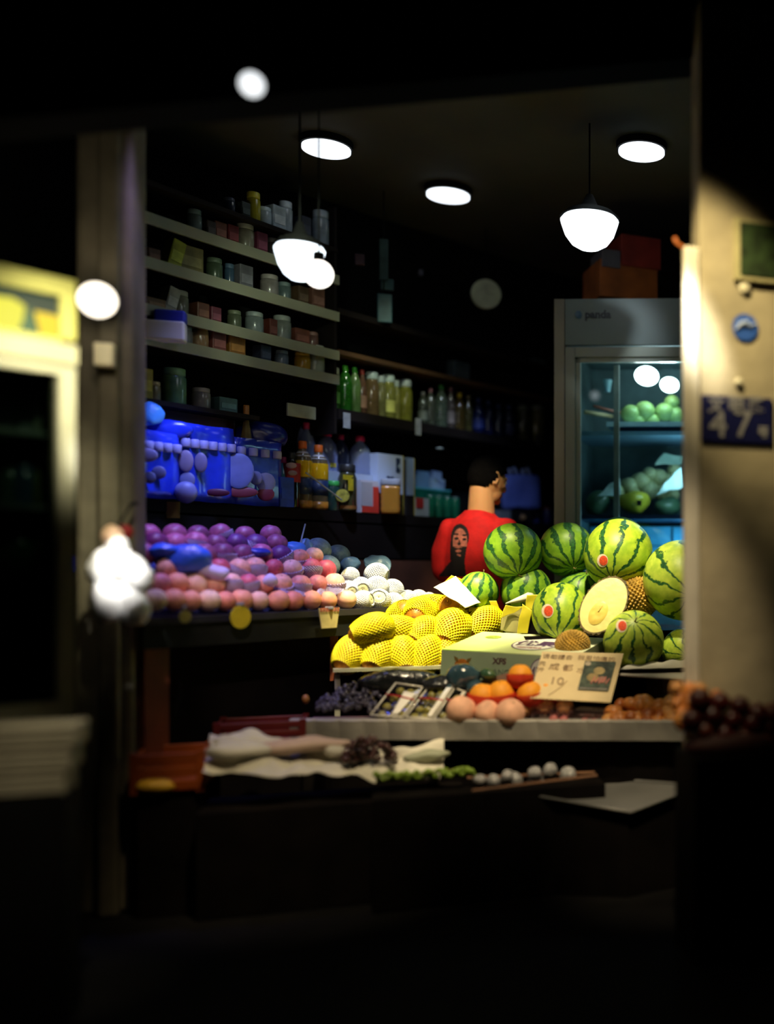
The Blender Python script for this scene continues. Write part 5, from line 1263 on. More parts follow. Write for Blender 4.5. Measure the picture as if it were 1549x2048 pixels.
sh = { # px, w, h, colour, type
 'T':[(480,22,34,(.02,.03,.05),'j'),(505,20,34,(.03,.05,.04),'p'),(528,26,62,(.42,.38,.02),'j'),(550,26,40,(.45,.55,.60),'j'),(572,30,50,(.45,.55,.62),'p'),(592,26,66,(.42,.50,.56),'j'),(626,22,48,(.03,.04,.07),'p'),(662,32,72,(.32,.40,.48),'j')],
 'A':[(410,28,50,(.16,.22,.19),'j'),(436,20,36,(.05,.04,.03),'p'),(455,26,40,(.22,.08,.05),'p'),(480,24,42,(.20,.03,.03),'p'),(511,34,54,(.30,.28,.20),'j'),(538,24,46,(.20,.04,.08),'p'),(566,22,44,(.06,.05,.05),'j'),(650,24,50,(.24,.22,.18),'j')],
 'B':[(322,26,30,(.12,.05,.02),'p'),(360,28,62,(.40,.42,.03),'y'),(394,56,56,(.22,.19,.06),'p'),(450,30,48,(.08,.12,.07),'j'),(480,18,46,(.05,.10,.16),'j'),(506,30,50,(.15,.15,.17),'p'),(560,34,46,(.26,.24,.22),'j'),(590,24,40,(.14,.2,.2),'j'),(620,24,40,(.10,.06,.03),'p'),(650,30,44,(.20,.09,.06),'p')],
 'C':[(326,40,24,(.16,.08,.02),'p'),(352,24,56,(.34,.33,.27),'y'),(380,34,52,(.17,.17,.13),'j'),(420,26,38,(.16,.06,.03),'p'),(446,22,36,(.18,.04,.06),'p'),(490,26,40,(.10,.12,.07),'j'),(530,34,46,(.18,.22,.22),'j'),(560,18,40,(.12,.03,.02),'p'),(585,34,52,(.22,.25,.23),'j'),(618,34,34,(.24,.08,.05),'p'),(645,24,34,(.2,.1,.08),'j')],
 'D':[(298,24,60,(.20,.18,.18),'j'),(385,40,40,(.24,.22,.20),'j'),(420,34,50,(.34,.20,.10),'j'),(452,30,42,(.22,.06,.05),'p'),(488,36,40,(.36,.15,.02),'p'),(545,24,36,(.04,.05,.09),'p'),(584,26,34,(.14,.18,.24),'j'),(626,30,40,(.55,.30,.02),'j'),(652,34,58,(.34,.36,.28),'j')],
 'E':[(300,40,62,(.28,.23,.02),'p'),(330,24,40,(.22,.18,.12),'j'),(370,44,72,(.10,.20,.08),'j'),(424,34,42,(.20,.18,.16),'j'),(470,40,30,(.06,.12,.13),'p')],
}
cn = lambda c: ('yellow' if c[0] > .3 and c[1] > .3 and c[2] < .1 else 'orange' if c[0] > .3 and c[1] > .1 and c[2] < .05 else 'red' if c[0] > 1.6*c[1] and c[0] > 1.5*c[2] else 'green' if c[1] > 1.2*c[0] and c[1] > 1.1*c[2] else 'bluish' if c[2] > 1.15*c[0] else 'dark' if max(c) < .1 else 'grey white' if min(c) > .15 else 'olive')
for kx, L_ in sh.items():
    for i,(px,w,h,c,ty_) in enumerate(L_):
        kd = 'jar' if ty_ == 'j' else 'packet'
        lb = '%s %s on the %s pale-edged shelf, %s' % (cn(c), kd, nameL[kx], ordn(i,len(L_)))
        if ty_ == 'j': jar(px, LZ[kx], w, h, c, tuple(min(1,x*1.25+.02) for x in c), lb, g='goods on the pale-edged shelves')
        else: packet(px, LZ[kx], w, h, c, tuple(min(1,x*1.6+.03) for x in c), lb, g='goods on the pale-edged shelves', lean=.25 if ty_ == 'y' else 0)
# the blue and cream packet near the pillar
q = wallpt(318, -.04, LZ['D']); k = M(318,4.75)
t = empty('tissue_pack', q, 'cream and blue tissue pack hanging over the shelf edge near the stone pillar', 'tissue pack')
bm = BM(); box(bm, q+Vector((0,0,.02)), (74*k,.07,40*k), bev=.008); obj('pack_body', bm, mat('pack_cream', (.95,.82,.55), .45, .1, 6), t)
bm = BM(); box(bm, q+Vector((.02,0,.02+30*k)), (56*k,.06,24*k), bev=.008); obj('pack_top', bm, mat('pack_blue', (.03,.04,.35), .45, .1, 6), t)
# dim teal strips hanging
for i,(px,py0,py1,w,c) in enumerate(((768,480,560,18,(.03,.07,.065)),(775,560,580,26,(.04,.10,.11)),(770,590,645,30,(.04,.10,.11)),(720,510,530,20,(.05,.02,.03)),(842,540,552,10,(.05,.05,.07)))):
    D = Dw(px)-.02; q0 = U(px-w/2,py1,D); q1 = U(px+w/2,py0,D); bm = BM(); box(bm, ((q0.x+q1.x)/2, D, (q0.z+q1.z)/2), (q1.x-q0.x,.03,q1.z-q0.z), bev=.006)
    if i < 3: tag(obj('hanging_packet', bm, mc(c,.4)), ['long dim teal packet hanging high on the back wall','short dim teal packet in the middle of the hanging string','wide dim teal packet lowest on the hanging string'][i], 'packet', 'teal packets on a hanging string')
    else: tag(obj('hanging_packet', bm, mc(c,.4)), ['small dim purple packet hanging on the dark back wall','tiny dim grey packet hanging on the dark back wall'][i-3], 'packet')
bm = BM(); q = U(768,480,Dw(768)-.02); tube(bm, [(q.x,q.y,3.12),(q.x,q.y,rowz(645,768,Dw(768)-.02))], .003); tag(obj('hanging_string', bm, mDark), 'thin string carrying the teal packets from the ceiling', 'string')
# clock and paper
q = U(972,590,6.1); k = M(972,6.1)
t = empty('wall_clock', q, 'dim round grey green clock on the dark back wall', 'clock')
bm = BM(); lathe(bm, [(29*k,0),(29*k,.03)], seg=36, M4=Matrix.Translation(q) @ Matrix.Rotation(pi/2,4,'X')); obj('dial', bm, mat('clock_dial', (.55,.62,.45), .5), t)
bm = BM(); q2 = q+Vector((0,-.034,0)); box(bm, q2+Vector((0,0,10*k)), (2*k,.003,22*k)); box(bm, q2+Vector((7*k,0,0)), (16*k,.003,2*k)); obj('clock_hand', bm, mat('hand_grey', (.4,.45,.35), .5), t)
bm = BM(); tube(bm, [q+Vector((0,-.01,29*k)), (q.x,q.y-.01,3.12)], .004); obj('hanging_wire', bm, mDark, t)
packet(936, 2.255, 44, 36, (.06,.09,.11), (.09,.12,.14), 'faded blue grey carton alone on the brown upper shelf', name='carton', cat='box')
packet(1092, 2.46, 34, 10, (.10,.13,.13), (.12,.16,.16), 'flat dim grey tin beside the fridge on the highest back shelf', name='tin', cat='tin')

# ------------------------------------------------------------ bottles on the back shelf
def bottle(px, z, w, h, liq, cap, lb, off=.07, label=None, kind='round', g=None, capw=.36, fill=.8, glassy=False, sq=0.0, name='drink_bottle', capm=None):
    q = wallpt(px, off, z); k = M(px,Dw(px)+off); r = w*k/2; H = h*k
    rz = Matrix.Rotation(atan2(wx.y,wx.x),4,'Z')
    if kind == 'jar': prof = [(r*.92,0),(r,H*.03),(r,H*.70),(r*.82,H*.80),(r*.80,H*.84)]; cz0, cr = .83, .84
    elif kind == 'slim': prof = [(r*.9,0),(r,H*.03),(r,H*.55),(r*.8,H*.70),(r*.45,H*.84),(r*.42,H*.9)]; cz0, cr = .89, .46
    else: prof = [(r*.88,0),(r,H*.03),(r*.97,H*.2),(r,H*.34),(r*.95,H*.45),(r,H*.58),(r*.86,H*.70),(r*.55,H*.82),(r*capw,H*.87),(r*capw,H*.90)]; cz0, cr = .885, capw*1.12
    bm = BM(); lathe(bm, prof, q, 24, sq=sq)
    mb_ = mat('btl_%d_%d_%d_%d' % (*[int(x*255) for x in liq], glassy), liq, .12 if glassy else .2, .3, 18, coat=.6, trans=.35 if glassy else .0)
    o = tag(obj(name, bm, mb_, smooth=True), lb, 'bottle', g)
    bm = BM(); lathe(bm, [(r*cr,H*cz0),(r*cr*1.04,H*(cz0+.01)),(r*cr,H*.985),(r*cr*.9,H)], q, 18); obj('cap', bm, capm or mc(cap,.4), o, smooth=True)
    if label:
        bm = BM(); lathe(bm, [(r*1.012,H*label[0]),(r*1.012,H*label[1])], q, 24, sq=sq)
        for f in [f for f in bm.faces if len(f.verts) > 4]: bm.faces.remove(f)
        obj('wrap_label', bm, mc(label[2],.5), o, smooth=True)
    return o
GB = 'bottles on the dark back shelf'
bs = [(688,24,84,(.04,.14,.02),(.30,.32,.24),'jar','dark green bottle with grey white cap'),
 (711,28,92,(.03,.20,.02),(.06,.42,.02),'round','green bottle with bright green cap'),
 (730,24,92,(.16,.30,.10),(.05,.40,.03),'round','pale green bottle with green cap'),
 (745,18,90,(.16,.08,.05),(.45,.04,.03),'slim','slim bottle with red cap'),
 (764,28,88,(.20,.13,.06),(.34,.42,.42),'jar','wide brown jar with pale blue lid'),
 (781,22,84,(.26,.25,.10),(.32,.38,.38),'jar','olive jar with pale lid'),
 (797,28,88,(.30,.30,.07),(.42,.52,.50),'jar','yellow green jar with bright pale lid'),
 (812,16,80,(.36,.35,.10),(.30,.36,.34),'jar','narrow yellow jar with pale lid'),
 (831,26,84,(.27,.27,.04),(.36,.42,.42),'jar','olive oil bottle with white cap'),
 (866,20,66,(.06,.07,.05),(.10,.10,.10),'round','dim grey bottle'),
 (881,20,76,(.08,.09,.06),(.22,.08,.10),'round','dim bottle with dull pink cap'),
 (902,26,86,(.09,.12,.08),(.06,.34,.08),'round','greyish bottle with green cap'),
 (921,18,84,(.10,.08,.07),(.24,.12,.14),'slim','slim bottle with pale pink cap'),
 (938,24,76,(.09,.06,.015),(.50,.36,.01),'round','brown bottle with yellow cap'),
 (956,18,74,(.11,.10,.03),(.18,.16,.10),'slim','slim amber bottle with dull cap'),
 (976,24,72,(.008,.02,.12),(.01,.03,.16),'round','first dark blue bottle'),
 (996,22,70,(.008,.018,.10),(.01,.03,.14),'round','second dark blue bottle'),
 (1016,24,66,(.01,.02,.07),(.01,.03,.12),'round','third dark blue bottle'),
 (1036,24,68,(.012,.02,.08),(.01,.03,.12),'round','fourth dark blue bottle'),
 (1064,26,72,(.09,.10,.05),(.10,.13,.10),'jar','dull olive jar'),
 (1092,32,76,(.16,.15,.05),(.14,.16,.12),'jar','large olive jar by the fridge')]
for i,(px,w,h,c,cap,kd,ds) in enumerate(bs):
    bottle(px, 1.965, w, h*1.0, c, cap, ds+' on the dark back shelf, '+ordn(i,len(bs)) if i < 18 else ds+' near the fridge end of the dark back shelf', kind=kd, g=GB, glassy=True, label=(.15,.42,tuple(min(1,x*1.8+.02) for x in c)) if i % 3 == 0 else None, name='jar' if kd == 'jar' else 'drink_bottle')

# ------------------------------------------------------------ things on the back counter
ZB = 1.46
mPinkCap = mat('cap_pink', (.62,.02,.10), .35, .1)
mClearB = mat('clear_bottle', (.30,.36,.62), .10, .1, 9, trans=.35, coat=.5)
def water(px, zz, w, h, off, lb, m_=None):
    q = wallpt(px, off, zz); k = M(px,Dw(px)+off); r = w*k/2; H = h*k
    prof = [(r*.9,0),(r,H*.03),(r*.96,H*.14),(r,H*.2),(r*.96,H*.30),(r,H*.40),(r*.97,H*.52),(r*.82,H*.66),(r*.52,H*.78),(r*.34,H*.83),(r*.34,H*.88)]
    bm = BM(); lathe(bm, prof, q, 24); o = tag(obj('water_bottle', bm, m_ or mClearB, smooth=True), lb, 'bottle', 'pink capped bottles')
    bm = BM(); lathe(bm, [(r*.40,H*.865),(r*.42,H*.88),(r*.40,H*.99),(r*.34,H)], q, 18); obj('cap', bm, mPinkCap, o, smooth=True)
    return o
zb2 = ZB+.20
crt = empty('white_carton', wallpt(720,.12,ZB), 'low white carton carrying the pink capped bottles', 'carton')
def wbox(bm, px0, px1, o0, o1, z0, z1, par=None):
    a, b = wallpt(px0,o0,z0), wallpt(px1,o0,z0); c = b+wn*(o1-o0); d = a+wn*(o1-o0); u = Vector((0,0,z1-z0))
    hexa(bm, [a,b,c,d,a+u,b+u,c+u,d+u])
bm = BM(); wbox(bm, 668, 800, .055, .26, ZB, zb2); obj('carton_body', bm, mat('carton_blue_white', (.42,.48,.62), .5, .1, 5), crt)
bm = BM(); wbox(bm, 715, 727, .05, .055, ZB+.01, ZB+.06)
obj('mark', bm, mat('mark_dark', (.02,.03,.06), .5), crt)
for px,w,h,off,lb,m_ in ((757,44,78,.13,'clear bottle with pink cap, foremost and nearest the tall white carton',None),
   (724,34,78,.15,'dark filled bottle with pink cap between two clear ones', mat('dark_water', (.03,.04,.10), .15, .2, 9, coat=.6)),
   (697,42,82,.15,'clear bottle with pink cap and a small yellow sticker',None),
   (672,34,96,.20,'clear bottle with pink cap behind the orange juice',None),
   (681,34,116,.24,'tallest clear bottle with pink cap at the back of the group',None),
   (708,26,92,.25,'clear bottle with pale pink cap hidden behind the sticker bottle',None)):
    o = water(px, zb2, w, h, off, lb, m_)
    if 'sticker' in lb and 'hidden' not in lb:
        q = wallpt(697-2,.15-.052,zb2+.035); bm = BM(); box(bm, q, (.034,.003,.02), rz=atan2(wx.y,wx.x)); obj('price_sticker', bm, mat('yel_st', (.62,.52,.05), .5), o)
# orange juice
for i,(px,h,off,lb) in enumerate(((623,136,.06,'orange juice bottle with orange cap beside the red labelled cola'),(652,130,.05,'orange juice bottle with orange cap under the pink capped bottles'))):
    q = wallpt(px, off, ZB); k = M(px,Dw(px)+off); r = 18*k; H = h*k
    bm = BM(); lathe(bm, [(r*.9,0),(r,H*.03),(r,H*.3),(r*.94,H*.36),(r*1.02,H*.46),(r*1.02,H*.72),(r*.8,H*.80),(r*.42,H*.86),(r*.4,H*.9)], q, 24); o = tag(obj('juice_bottle', bm, mat('juice_dark', (.14,.10,.05), .2, .3, coat=.5), smooth=True), lb, 'bottle', 'orange juice bottles')
    bm = BM(); lathe(bm, [(r*.98,H*.455),(r*1.045,H*.48),(r*1.045,H*.70),(r*.9,H*.76)], q, 24); obj('orange_juice', bm, mat('juice_orange', (.88,.50,.01), .15, .1, coat=.8), o, smooth=True)
    bm = BM(); lathe(bm, [(r*.92,H*.77),(r*.83,H*.79),(r*.55,H*.845)], q, 24); obj('shoulder', bm, mat('shoulder_white', (.62,.62,.66), .15, .1, coat=.8), o, smooth=True)
    bm = BM(); lathe(bm, [(r*1.02,H*.22),(r*1.02,H*.45)], q, 24); obj('wrap_label', bm, mat('label_navy', (.015,.035,.12), .4), o, smooth=True)
    bm = BM(); lathe(bm, [(r*.95,H*.01),(r*1.02,H*.04),(r*1.02,H*.13)], q, 24); obj('orange_base', bm, mat('base_orange', (.42,.17,.02), .3, .8, 20), o, smooth=True)
    bm = BM(); lathe(bm, [(r*.42,H*.885),(r*.46,H*.9),(r*.44,H*.99),(r*.38,H)], q, 18); obj('cap', bm, mat('cap_orange', (.80,.16,.02), .4), o, smooth=True)
bottle(596, ZB, 32, 112, (.015,.008,.006), (.012,.01,.01), 'dark cola bottle with a red label beside the orange juice', off=.04, label=(.46,.80,(.42,.02,.015)), g='soft drink bottles')
bm = BM(); q = wallpt(596,.04,ZB); ell(bm, q+Vector((0,-.038,.20)), (.024,.004,.014)); ell(bm, q+Vector((.006,-.038,.165)), (.02,.004,.012)); tag(obj('label_print', bm, mat('lp', (.55,.35,.35), .5), smooth=True), 'pale print on the red cola label', 'label')
# lemon tea can, coloured box, amber jar
o = bottle(695, ZB, 36, 94, (.05,.05,.025), (.02,.02,.02), 'olive black lemon drink bottle before the white carton', off=-.0, kind='jar', label=(.05,.12,(.25,.10,.02)), g='soft drink bottles', name='drink_bottle')
q = wallpt(695,-.0,ZB); rz_ = atan2(wx.y,wx.x)
bm = BM(); box(bm, q+Vector((.005,-.052,.165)), (.06,.003,.024), rz=rz_); box(bm, q+Vector((.018,-.052,.13)), (.03,.003,.06), rz=rz_); obj('yellow_print', bm, mat('yellow_print', (.60,.48,.02), .4, .3, 20), o, world=True) 
bm = BM(); lathe(bm, [(.032,0),(.032,.003)], seg=20, M4=Matrix.Translation(q+Vector((-.02,-.054,.075))) @ Matrix.Rotation(pi/2,4,'X')); obj('lemon_print', bm, mat('lemon_print', (.45,.40,.06), .4, .6, 40), o)
o = bottle(676, ZB, 26, 60, (.02,.06,.05), (.05,.40,.08), 'small dark green can with light green lid behind the lemon drink', off=.03, kind='jar', g='soft drink bottles', name='can')
# white red box (its code panel left plain)
t = empty('drink_carton', wallpt(738,.02,ZB), 'white and red leaning carton with a grey panel beside the amber jar', 'carton')
bm = BM(); wbox(bm, 722, 758, .0, .05, ZB, ZB+.165); obj('carton_body', bm, mat('wr_white', (.62,.60,.66), .5, .05), t)
bm = BM(); wbox(bm, 722.5, 744, -.004, -.001, ZB+.035, ZB+.155); obj('grey_panel', bm, mat('wr_grey', (.46,.46,.50), .5, .05), t)
bm = BM(); wbox(bm, 724, 757, -.004, -.001, ZB+.002, ZB+.034); wbox(bm, 746, 757, -.004, -.001, ZB+.034, ZB+.135); obj('red_print', bm, mat('wr_red', (.68,.05,.03), .5, .1), t)
# amber jar
q = wallpt(773,-.03,ZB); k = M(773,Dw(773)-.03); r = 19*k
t = empty('amber_jar', q, 'square clear jar of amber honey with a frosted lid', 'jar')
bm = BM(); lathe(bm, [(r*.92,0)]+[(r*(1.0 if i%2 else .95), .135*(i+.5)/8) for i in range(8)]+[(r*.95,.145)], q, 32, sq=.4); obj('jar_body', bm, mat('amber', (.50,.22,.03), .12, .15, 6, coat=.8), t, smooth=True)
bm = BM(); lathe(bm, [(r*.99,.145),(r*1.02,.15),(r*1.02,.175),(r*.98,.178)], q, 32, sq=.4); obj('lid', bm, mat('lid_frost', (.32,.34,.40), .3), t, smooth=True)
# tall white cartons with dark base and yellow edge
for i,(p0,p1,z1,c,lb) in enumerate(((762,812,.315,(.50,.58,.78),'tall white carton with black lower half and a dark badge'),(822,834,.31,(.25,.34,.55),'second tall carton seen edge on, behind the white one'))):
    t = empty('tall_carton', wallpt((p0+p1)/2,.06,ZB), lb, 'carton', 'tall drink cartons')
    o0 = .02+.0*i
    bm = BM(); wbox(bm, p0, p1, o0, .26, ZB+.11, ZB+z1); obj('carton_body', bm, mat('tc%d' % i, c, .5, .06, 5), t)
    bm = BM(); wbox(bm, p0, p1, o0, .26, ZB, ZB+.109); obj('lower_half', bm, mat('tc_black', (.015,.012,.012), .4, .3), t)
    bm = BM(); wbox(bm, p1, p1+1.5, o0, .26, ZB+.0, ZB+z1+.002); obj('yellow_edge', bm, mat('tc_yellow', (.50,.40,.05), .5), t)
    if i == 0:
        bm = BM(); wbox(bm, 798, 806, o0-.003, o0-.001, ZB+.225, ZB+.30); obj('badge', bm, mat('badge_navy', (.02,.04,.10), .5), t)
        obj('lettering', text_bm('4', .04, wx, (0,0,1), wallpt(800,o0-.006,ZB+.255), bold=.001), mat('badge_pale', (.4,.5,.6), .5), t)
        obj('lettering', text_bm('no', .045, wx, (0,0,1), wallpt(779,o0-.004,ZB+.19), bold=.003), mat('badge_navy', (.02,.04,.10)), t)
        bm = BM(); ell(bm, wallpt(800,o0-.003,ZB+.045), (.012,.004,.012)); obj('gold_seal', bm, mat('gold_seal', (.45,.25,.04), .3, metal=.6), t)
bm = BM(); wbox(bm, 813, 821, .03, .25, ZB, ZB+.30); tag(obj('dark_carton', bm, mat('dkc', (.03,.028,.03), .5, .3)), 'narrow dark carton squeezed between the two tall cartons', 'carton')
# red-white carton, green multipack, white boxes with blue light in their colour
t = empty('milk_carton', wallpt(852,.05,ZB), 'short red and white carton between tall cartons and green pack', 'carton')
bm = BM(); wbox(bm, 838, 864, .02, .2, ZB, ZB+.10); obj('carton_body', bm, mat('mk_w', (.34,.38,.42), .5), t)
bm = BM(); wbox(bm, 838, 852, .016, .019, ZB+.045, ZB+.10); obj('red_print', bm, mat('mk_r', (.45,.03,.03), .5), t)
t = empty('can_multipack', wallpt(890,.1,ZB), 'dark green shrink wrapped pack of drink cans left of the person', 'can pack')
bm = BM(); wbox(bm, 842, 925, .09, .27, ZB+.02, ZB+.155); obj('wrap_body', bm, mat('gp', (.006,.10,.07), .25, .5, 10, coat=.5), t)
bm = BM(); wbox(bm, 842, 926, .088, .28, ZB+.155, ZB+.165); obj('wrap_top', bm, mat('gp_top', (.06,.30,.36), .3), t)
for i,px in enumerate((872,889,906,922)):
    q = wallpt(px,.04,ZB); k = M(px,Dw(px)); r = 8.5*k; 
    bm = BM(); lathe(bm, [(r*.85,0),(r,.006),(r,.105),(r*.8,.118)], q, 20); o = tag(obj('drink_can', bm, mat('can_green', (.008,.14,.07), .25, .3, 12, coat=.5), smooth=True), 'green drink can in front of the green pack, '+ordn(i,4), 'can', 'green cans')
    bm = BM(); lathe(bm, [(r*.8,.118),(r*.82,.122)], q, 20); obj('can_top', bm, mat('can_top', (.3,.36,.38), .3, metal=.7), o, smooth=True)
for i,(p0,p1,z0,z1,lb,c,o0) in enumerate(((868,892,.166,.26,'small white carton with blue light in its colour, leaning on the green can pack',(.10,.20,.34),.12),(898,922,.166,.225,'small pale carton on the green can pack next to dark hair',(.22,.32,.46),.12),(905,922,.226,.27,'tiny white carton with blue light in its colour, topmost beside dark hair',(.16,.24,.38),.14),(845,866,.166,.18,'flat blue sachet lying on the green can pack',(.04,.10,.18),.12))):
    bm = BM(); wbox(bm, p0, p1, o0, o0+.1, ZB+z0, ZB+z1); jitter(bm,.004,30,i); tag(obj('small_carton', bm, mat('bx%d' % i, c, .5, .15, 8)), lb, 'carton', 'small pale cartons')
q = U(880,897,Dw(880)-.0); bm = BM(); ell(bm, q, (.02,.01,.008)); tag(obj('paper_scrap', bm, mat('scrap', (.2,.24,.24), .5), smooth=True), 'small pale paper scrap pinned on the dark wall above the cartons', 'paper')
# right of person: blue bag, clear box, dark box, bottles
t = empty('blue_shopping_bag', wallpt(1040,.1,ZB), 'blue plastic shopping bag with knotted handles right of the person', 'bag')
k = M(1040,Dw(1040)); q = U(1040,985,Dw(1040)+.06)
bm = BM(); box(bm, q, (78*k,.10,68*k), bev=.02, rz=.2); bmesh.ops.subdivide_edges(bm, edges=bm.edges, cuts=5, use_grid_fill=True); crumple(bm, .012, 18, 4)
obj('bag_body', bm, mat('bag_blue', (.09,.13,.42), .4, .25, 8, bump=.5), t, smooth=True)
for dx in (-18, 8):
    bm = BM(); tube(bm, [q+Vector((dx*k,0,32*k)), q+Vector(((dx-3)*k,0,46*k)), q+Vector(((dx+6)*k,0,50*k)), q+Vector(((dx+14)*k,0,34*k))], .012, 8); obj('handle', bm, mat('bag_pale', (.24,.28,.42), .4), t, smooth=True)
bm = BM(); wbox(bm, 1000,1022, .0,.10, ZB, ZB+.065); tag(obj('clear_tub', bm, mat('tub', (.20,.22,.25), .25)), 'grey clear tub under the blue shopping bag near the shoulder', 'tub')
t = empty('biscuit_box', wallpt(1042,.0,ZB), 'black box with a small tan picture under the blue shopping bag', 'box')
bm = BM(); wbox(bm, 1024,1062, -.01,.10, ZB, ZB+.07); obj('box_body', bm, mat('bb', (.012,.012,.012), .4), t)
bm = BM(); ell(bm, wallpt(1040,-.012,ZB+.03), (.03,.003,.016)); obj('tan_print', bm, mat('bb_t', (.26,.14,.05), .5, .5, 50), t, smooth=True)
for i,(px,w,h,c,cap,lb) in enumerate(((1084,26,90,(.02,.022,.02),(.04,.04,.035),'tall dim dark bottle behind the blue shopping bag'),(1078,16,36,(.02,.03,.14),(.25,.22,.03),'short navy can with yellow ring beside the blue bag'),(1100,20,34,(.02,.025,.12),(.20,.03,.03),'short navy can with red top by the fridge'))):
    bottle(px, ZB, w, h, c, cap, lb, off=.16 if i == 0 else .02, kind='jar', g='dim drinks by the fridge', glassy=False, name='drink_bottle' if i == 0 else 'can')
bm = BM(); tube(bm, [U(612,945,Dw(612)-.06), U(684,1000,Dw(684)-.10)], .004); tag(obj('pale_straw', bm, mat('straw', (.40,.42,.42), .4)), 'thin pale straw slanting in front of the orange juice bottles', 'straw')

# ------------------------------------------------------------ blue heap on the left of the back counter
mB1 = mat('pack_film_blue', (.025,.055,.62), .25, .5, 5, bump=.5, coat=.4)
mB2 = mat('pack_film_navy', (.008,.015,.20), .3, .5, 5, bump=.4)
mCapP = mat('cap_lilac', (.42,.38,.6), .4)
def bpack(px0, px1, py0, off, lb, m_, ncap, capy, seed):
    """shrink-wrapped bottle pack: film body and caps poking out in a row"""
    t = empty('bottle_pack', wallpt((px0+px1)/2,off,ZB), lb, 'bottle pack', 'blue shrink wrapped bottle packs')
    z1 = rowz(py0,(px0+px1)/2,Dw((px0+px1)/2)+off); a, b = wallpt(px0,off,ZB), wallpt(px1,off,ZB); c = b+wn*.14; d = a+wn*.14; u = Vector((0,0,z1-ZB))
    bm = BM(); hexa(bm, [a,b,c,d,a+u,b+u,c+u,d+u]); bmesh.ops.subdivide_edges(bm, edges=bm.edges, cuts=7, use_grid_fill=True)
    for v in bm.verts:
        s = (v.co-a).dot((b-a).normalized())/(b-a).length; v.co += wn*(-.012*abs(sin(s*pi*ncap))); 
    crumple(bm, .006, 14, seed); obj('film_wrap', bm, m_, t, smooth=True)
    for i in range(ncap):
        p = wallpt(px0+(px1-px0)*(i+.5)/ncap, off-.012, 0); p.z = rowz(capy,(px0+px1)/2,Dw((px0+px1)/2)+off)
        bm = BM(); lathe(bm, [(.017,-.02),(.019,-.018),(.019,.012),(.016,.016)], p, 16); obj('cap', bm, mCapP, t, smooth=True)
bpack(256,350,862,-.03,'blue shrink wrapped pack at the pillar end with lilac caps',mB1,5,892,1)
bpack(352,462,850,-.02,'long blue shrink wrapped pack whose lilac caps make a row',mB1,6,890,2)
bpack(464,560,880,-.01,'blue shrink wrapped pack ending at the teal bottles',mB1,4,905,3)
lump('cyan_bag', 292,828,34,24,Dw(292)+.02,.05,mat('cyan_bag',(.10,.42,.80),.35,.2,8,bump=.4),'bright cyan plastic bag on top of the left bottle pack','bag',41)
lump('navy_bag', 515,872,56,28,Dw(515)+.10,.06,mB2,'navy plastic bag slumped behind the bottle packs','bag',42)
lump('navy_bag', 330,858,50,22,Dw(330)+.02,.04,mB1,'royal blue plastic fold across the two left packs','bag',43)
bm = BM(); wbox(bm, 330,500, .10,.26, ZB+.20, ZB+.42); tag(obj('maroon_box', bm, mat('maroon', (.09,.008,.015), .6, .4, 5)), 'wide dim maroon box behind the bottle packs', 'box')
t_ = bottle(508, ZB, 24, 200, (.20,.13,.04), (.40,.14,.03), 'tall tan bottle with orange top rising behind the navy bag', off=.05, kind='slim', g='soft drink bottles')
# bits printed / stuck on the packs
for i,(px,py,rx,ry,c,lb) in enumerate(((292,910,22,14,(.50,.42,.62),'large lilac blotch label on the leftmost pack'),(318,945,13,13,(.30,.28,.5),'round grey lilac label low on the leftmost pack'),(300,955,11,12,(.24,.24,.42),'smaller grey lilac label beside the round low one'),(372,922,14,22,(.52,.40,.52),'upright pinkish label under the row of caps'),(402,925,12,20,(.38,.30,.46),'upright mauve label next to the pinkish one'),(375,960,14,16,(.40,.40,.66),'round pale blue label low under the pinkish one'),(478,942,28,36,(.36,.42,.85),'large pale blue label on the pack before the red strip'),(532,965,18,20,(.62,.60,.80),'bright white oval label at the end of the packs'),(512,956,12,14,(.42,.42,.70),'small pale oval label beside the bright white one'),(482,984,32,11,(.50,.08,.10),'wide red label strip under the large pale blue one'),(532,988,16,14,(.48,.06,.10),'short red label under the bright white oval'),(436,985,22,8,(.20,.02,.06),'dim maroon label strip low on the long pack'))):
    D = Dw(px)-.065; k = M(px,D); bm = BM(); ell(bm, U(px,py,D), (rx*k,.007,ry*k), 18, 10); c = tuple(x*.6 for x in c); tag(obj('pack_label', bm, mat('pl%d' % i, c, .45, .2, 12), smooth=True), lb, 'label', 'labels on the blue bottle packs')
lump('white_cup', 372,985,20,22,Dw(372)-.09,.03,mat('lil_cup',(.26,.26,.46),.4),'pale blue cup standing before the packs at the counter edge','cup',44,.004)
GS = 'soft drink bottles'
for i,(px,w,h,c,cap,lb) in enumerate(((540,30,122,(.05,.16,.20),(.45,.16,.10),'tall teal bottle with peach coloured cap, behind the blue ones'),(557,32,112,(.05,.24,.55),(.55,.04,.14),'light blue bottle with crimson cap beside the peach capped one'),(575,30,118,(.05,.16,.16),(.36,.38,.18),'teal bottle with pale green cap behind the cola'),(588,30,102,(.04,.24,.46),(.50,.04,.14),'blue bottle with crimson cap right before the cola'))):
    bottle(px, ZB, w, h, c, cap, lb, off=.10-.03*(i%2), g=GS, label=(.1,.45,(.01,.03,.30)))
packet(566, ZB, 34, 60, (.015,.05,.40), (.02,.07,.5), 'royal blue drink pack standing before the teal bottles', name='drink_pack', cat='drink pack', off=.0)
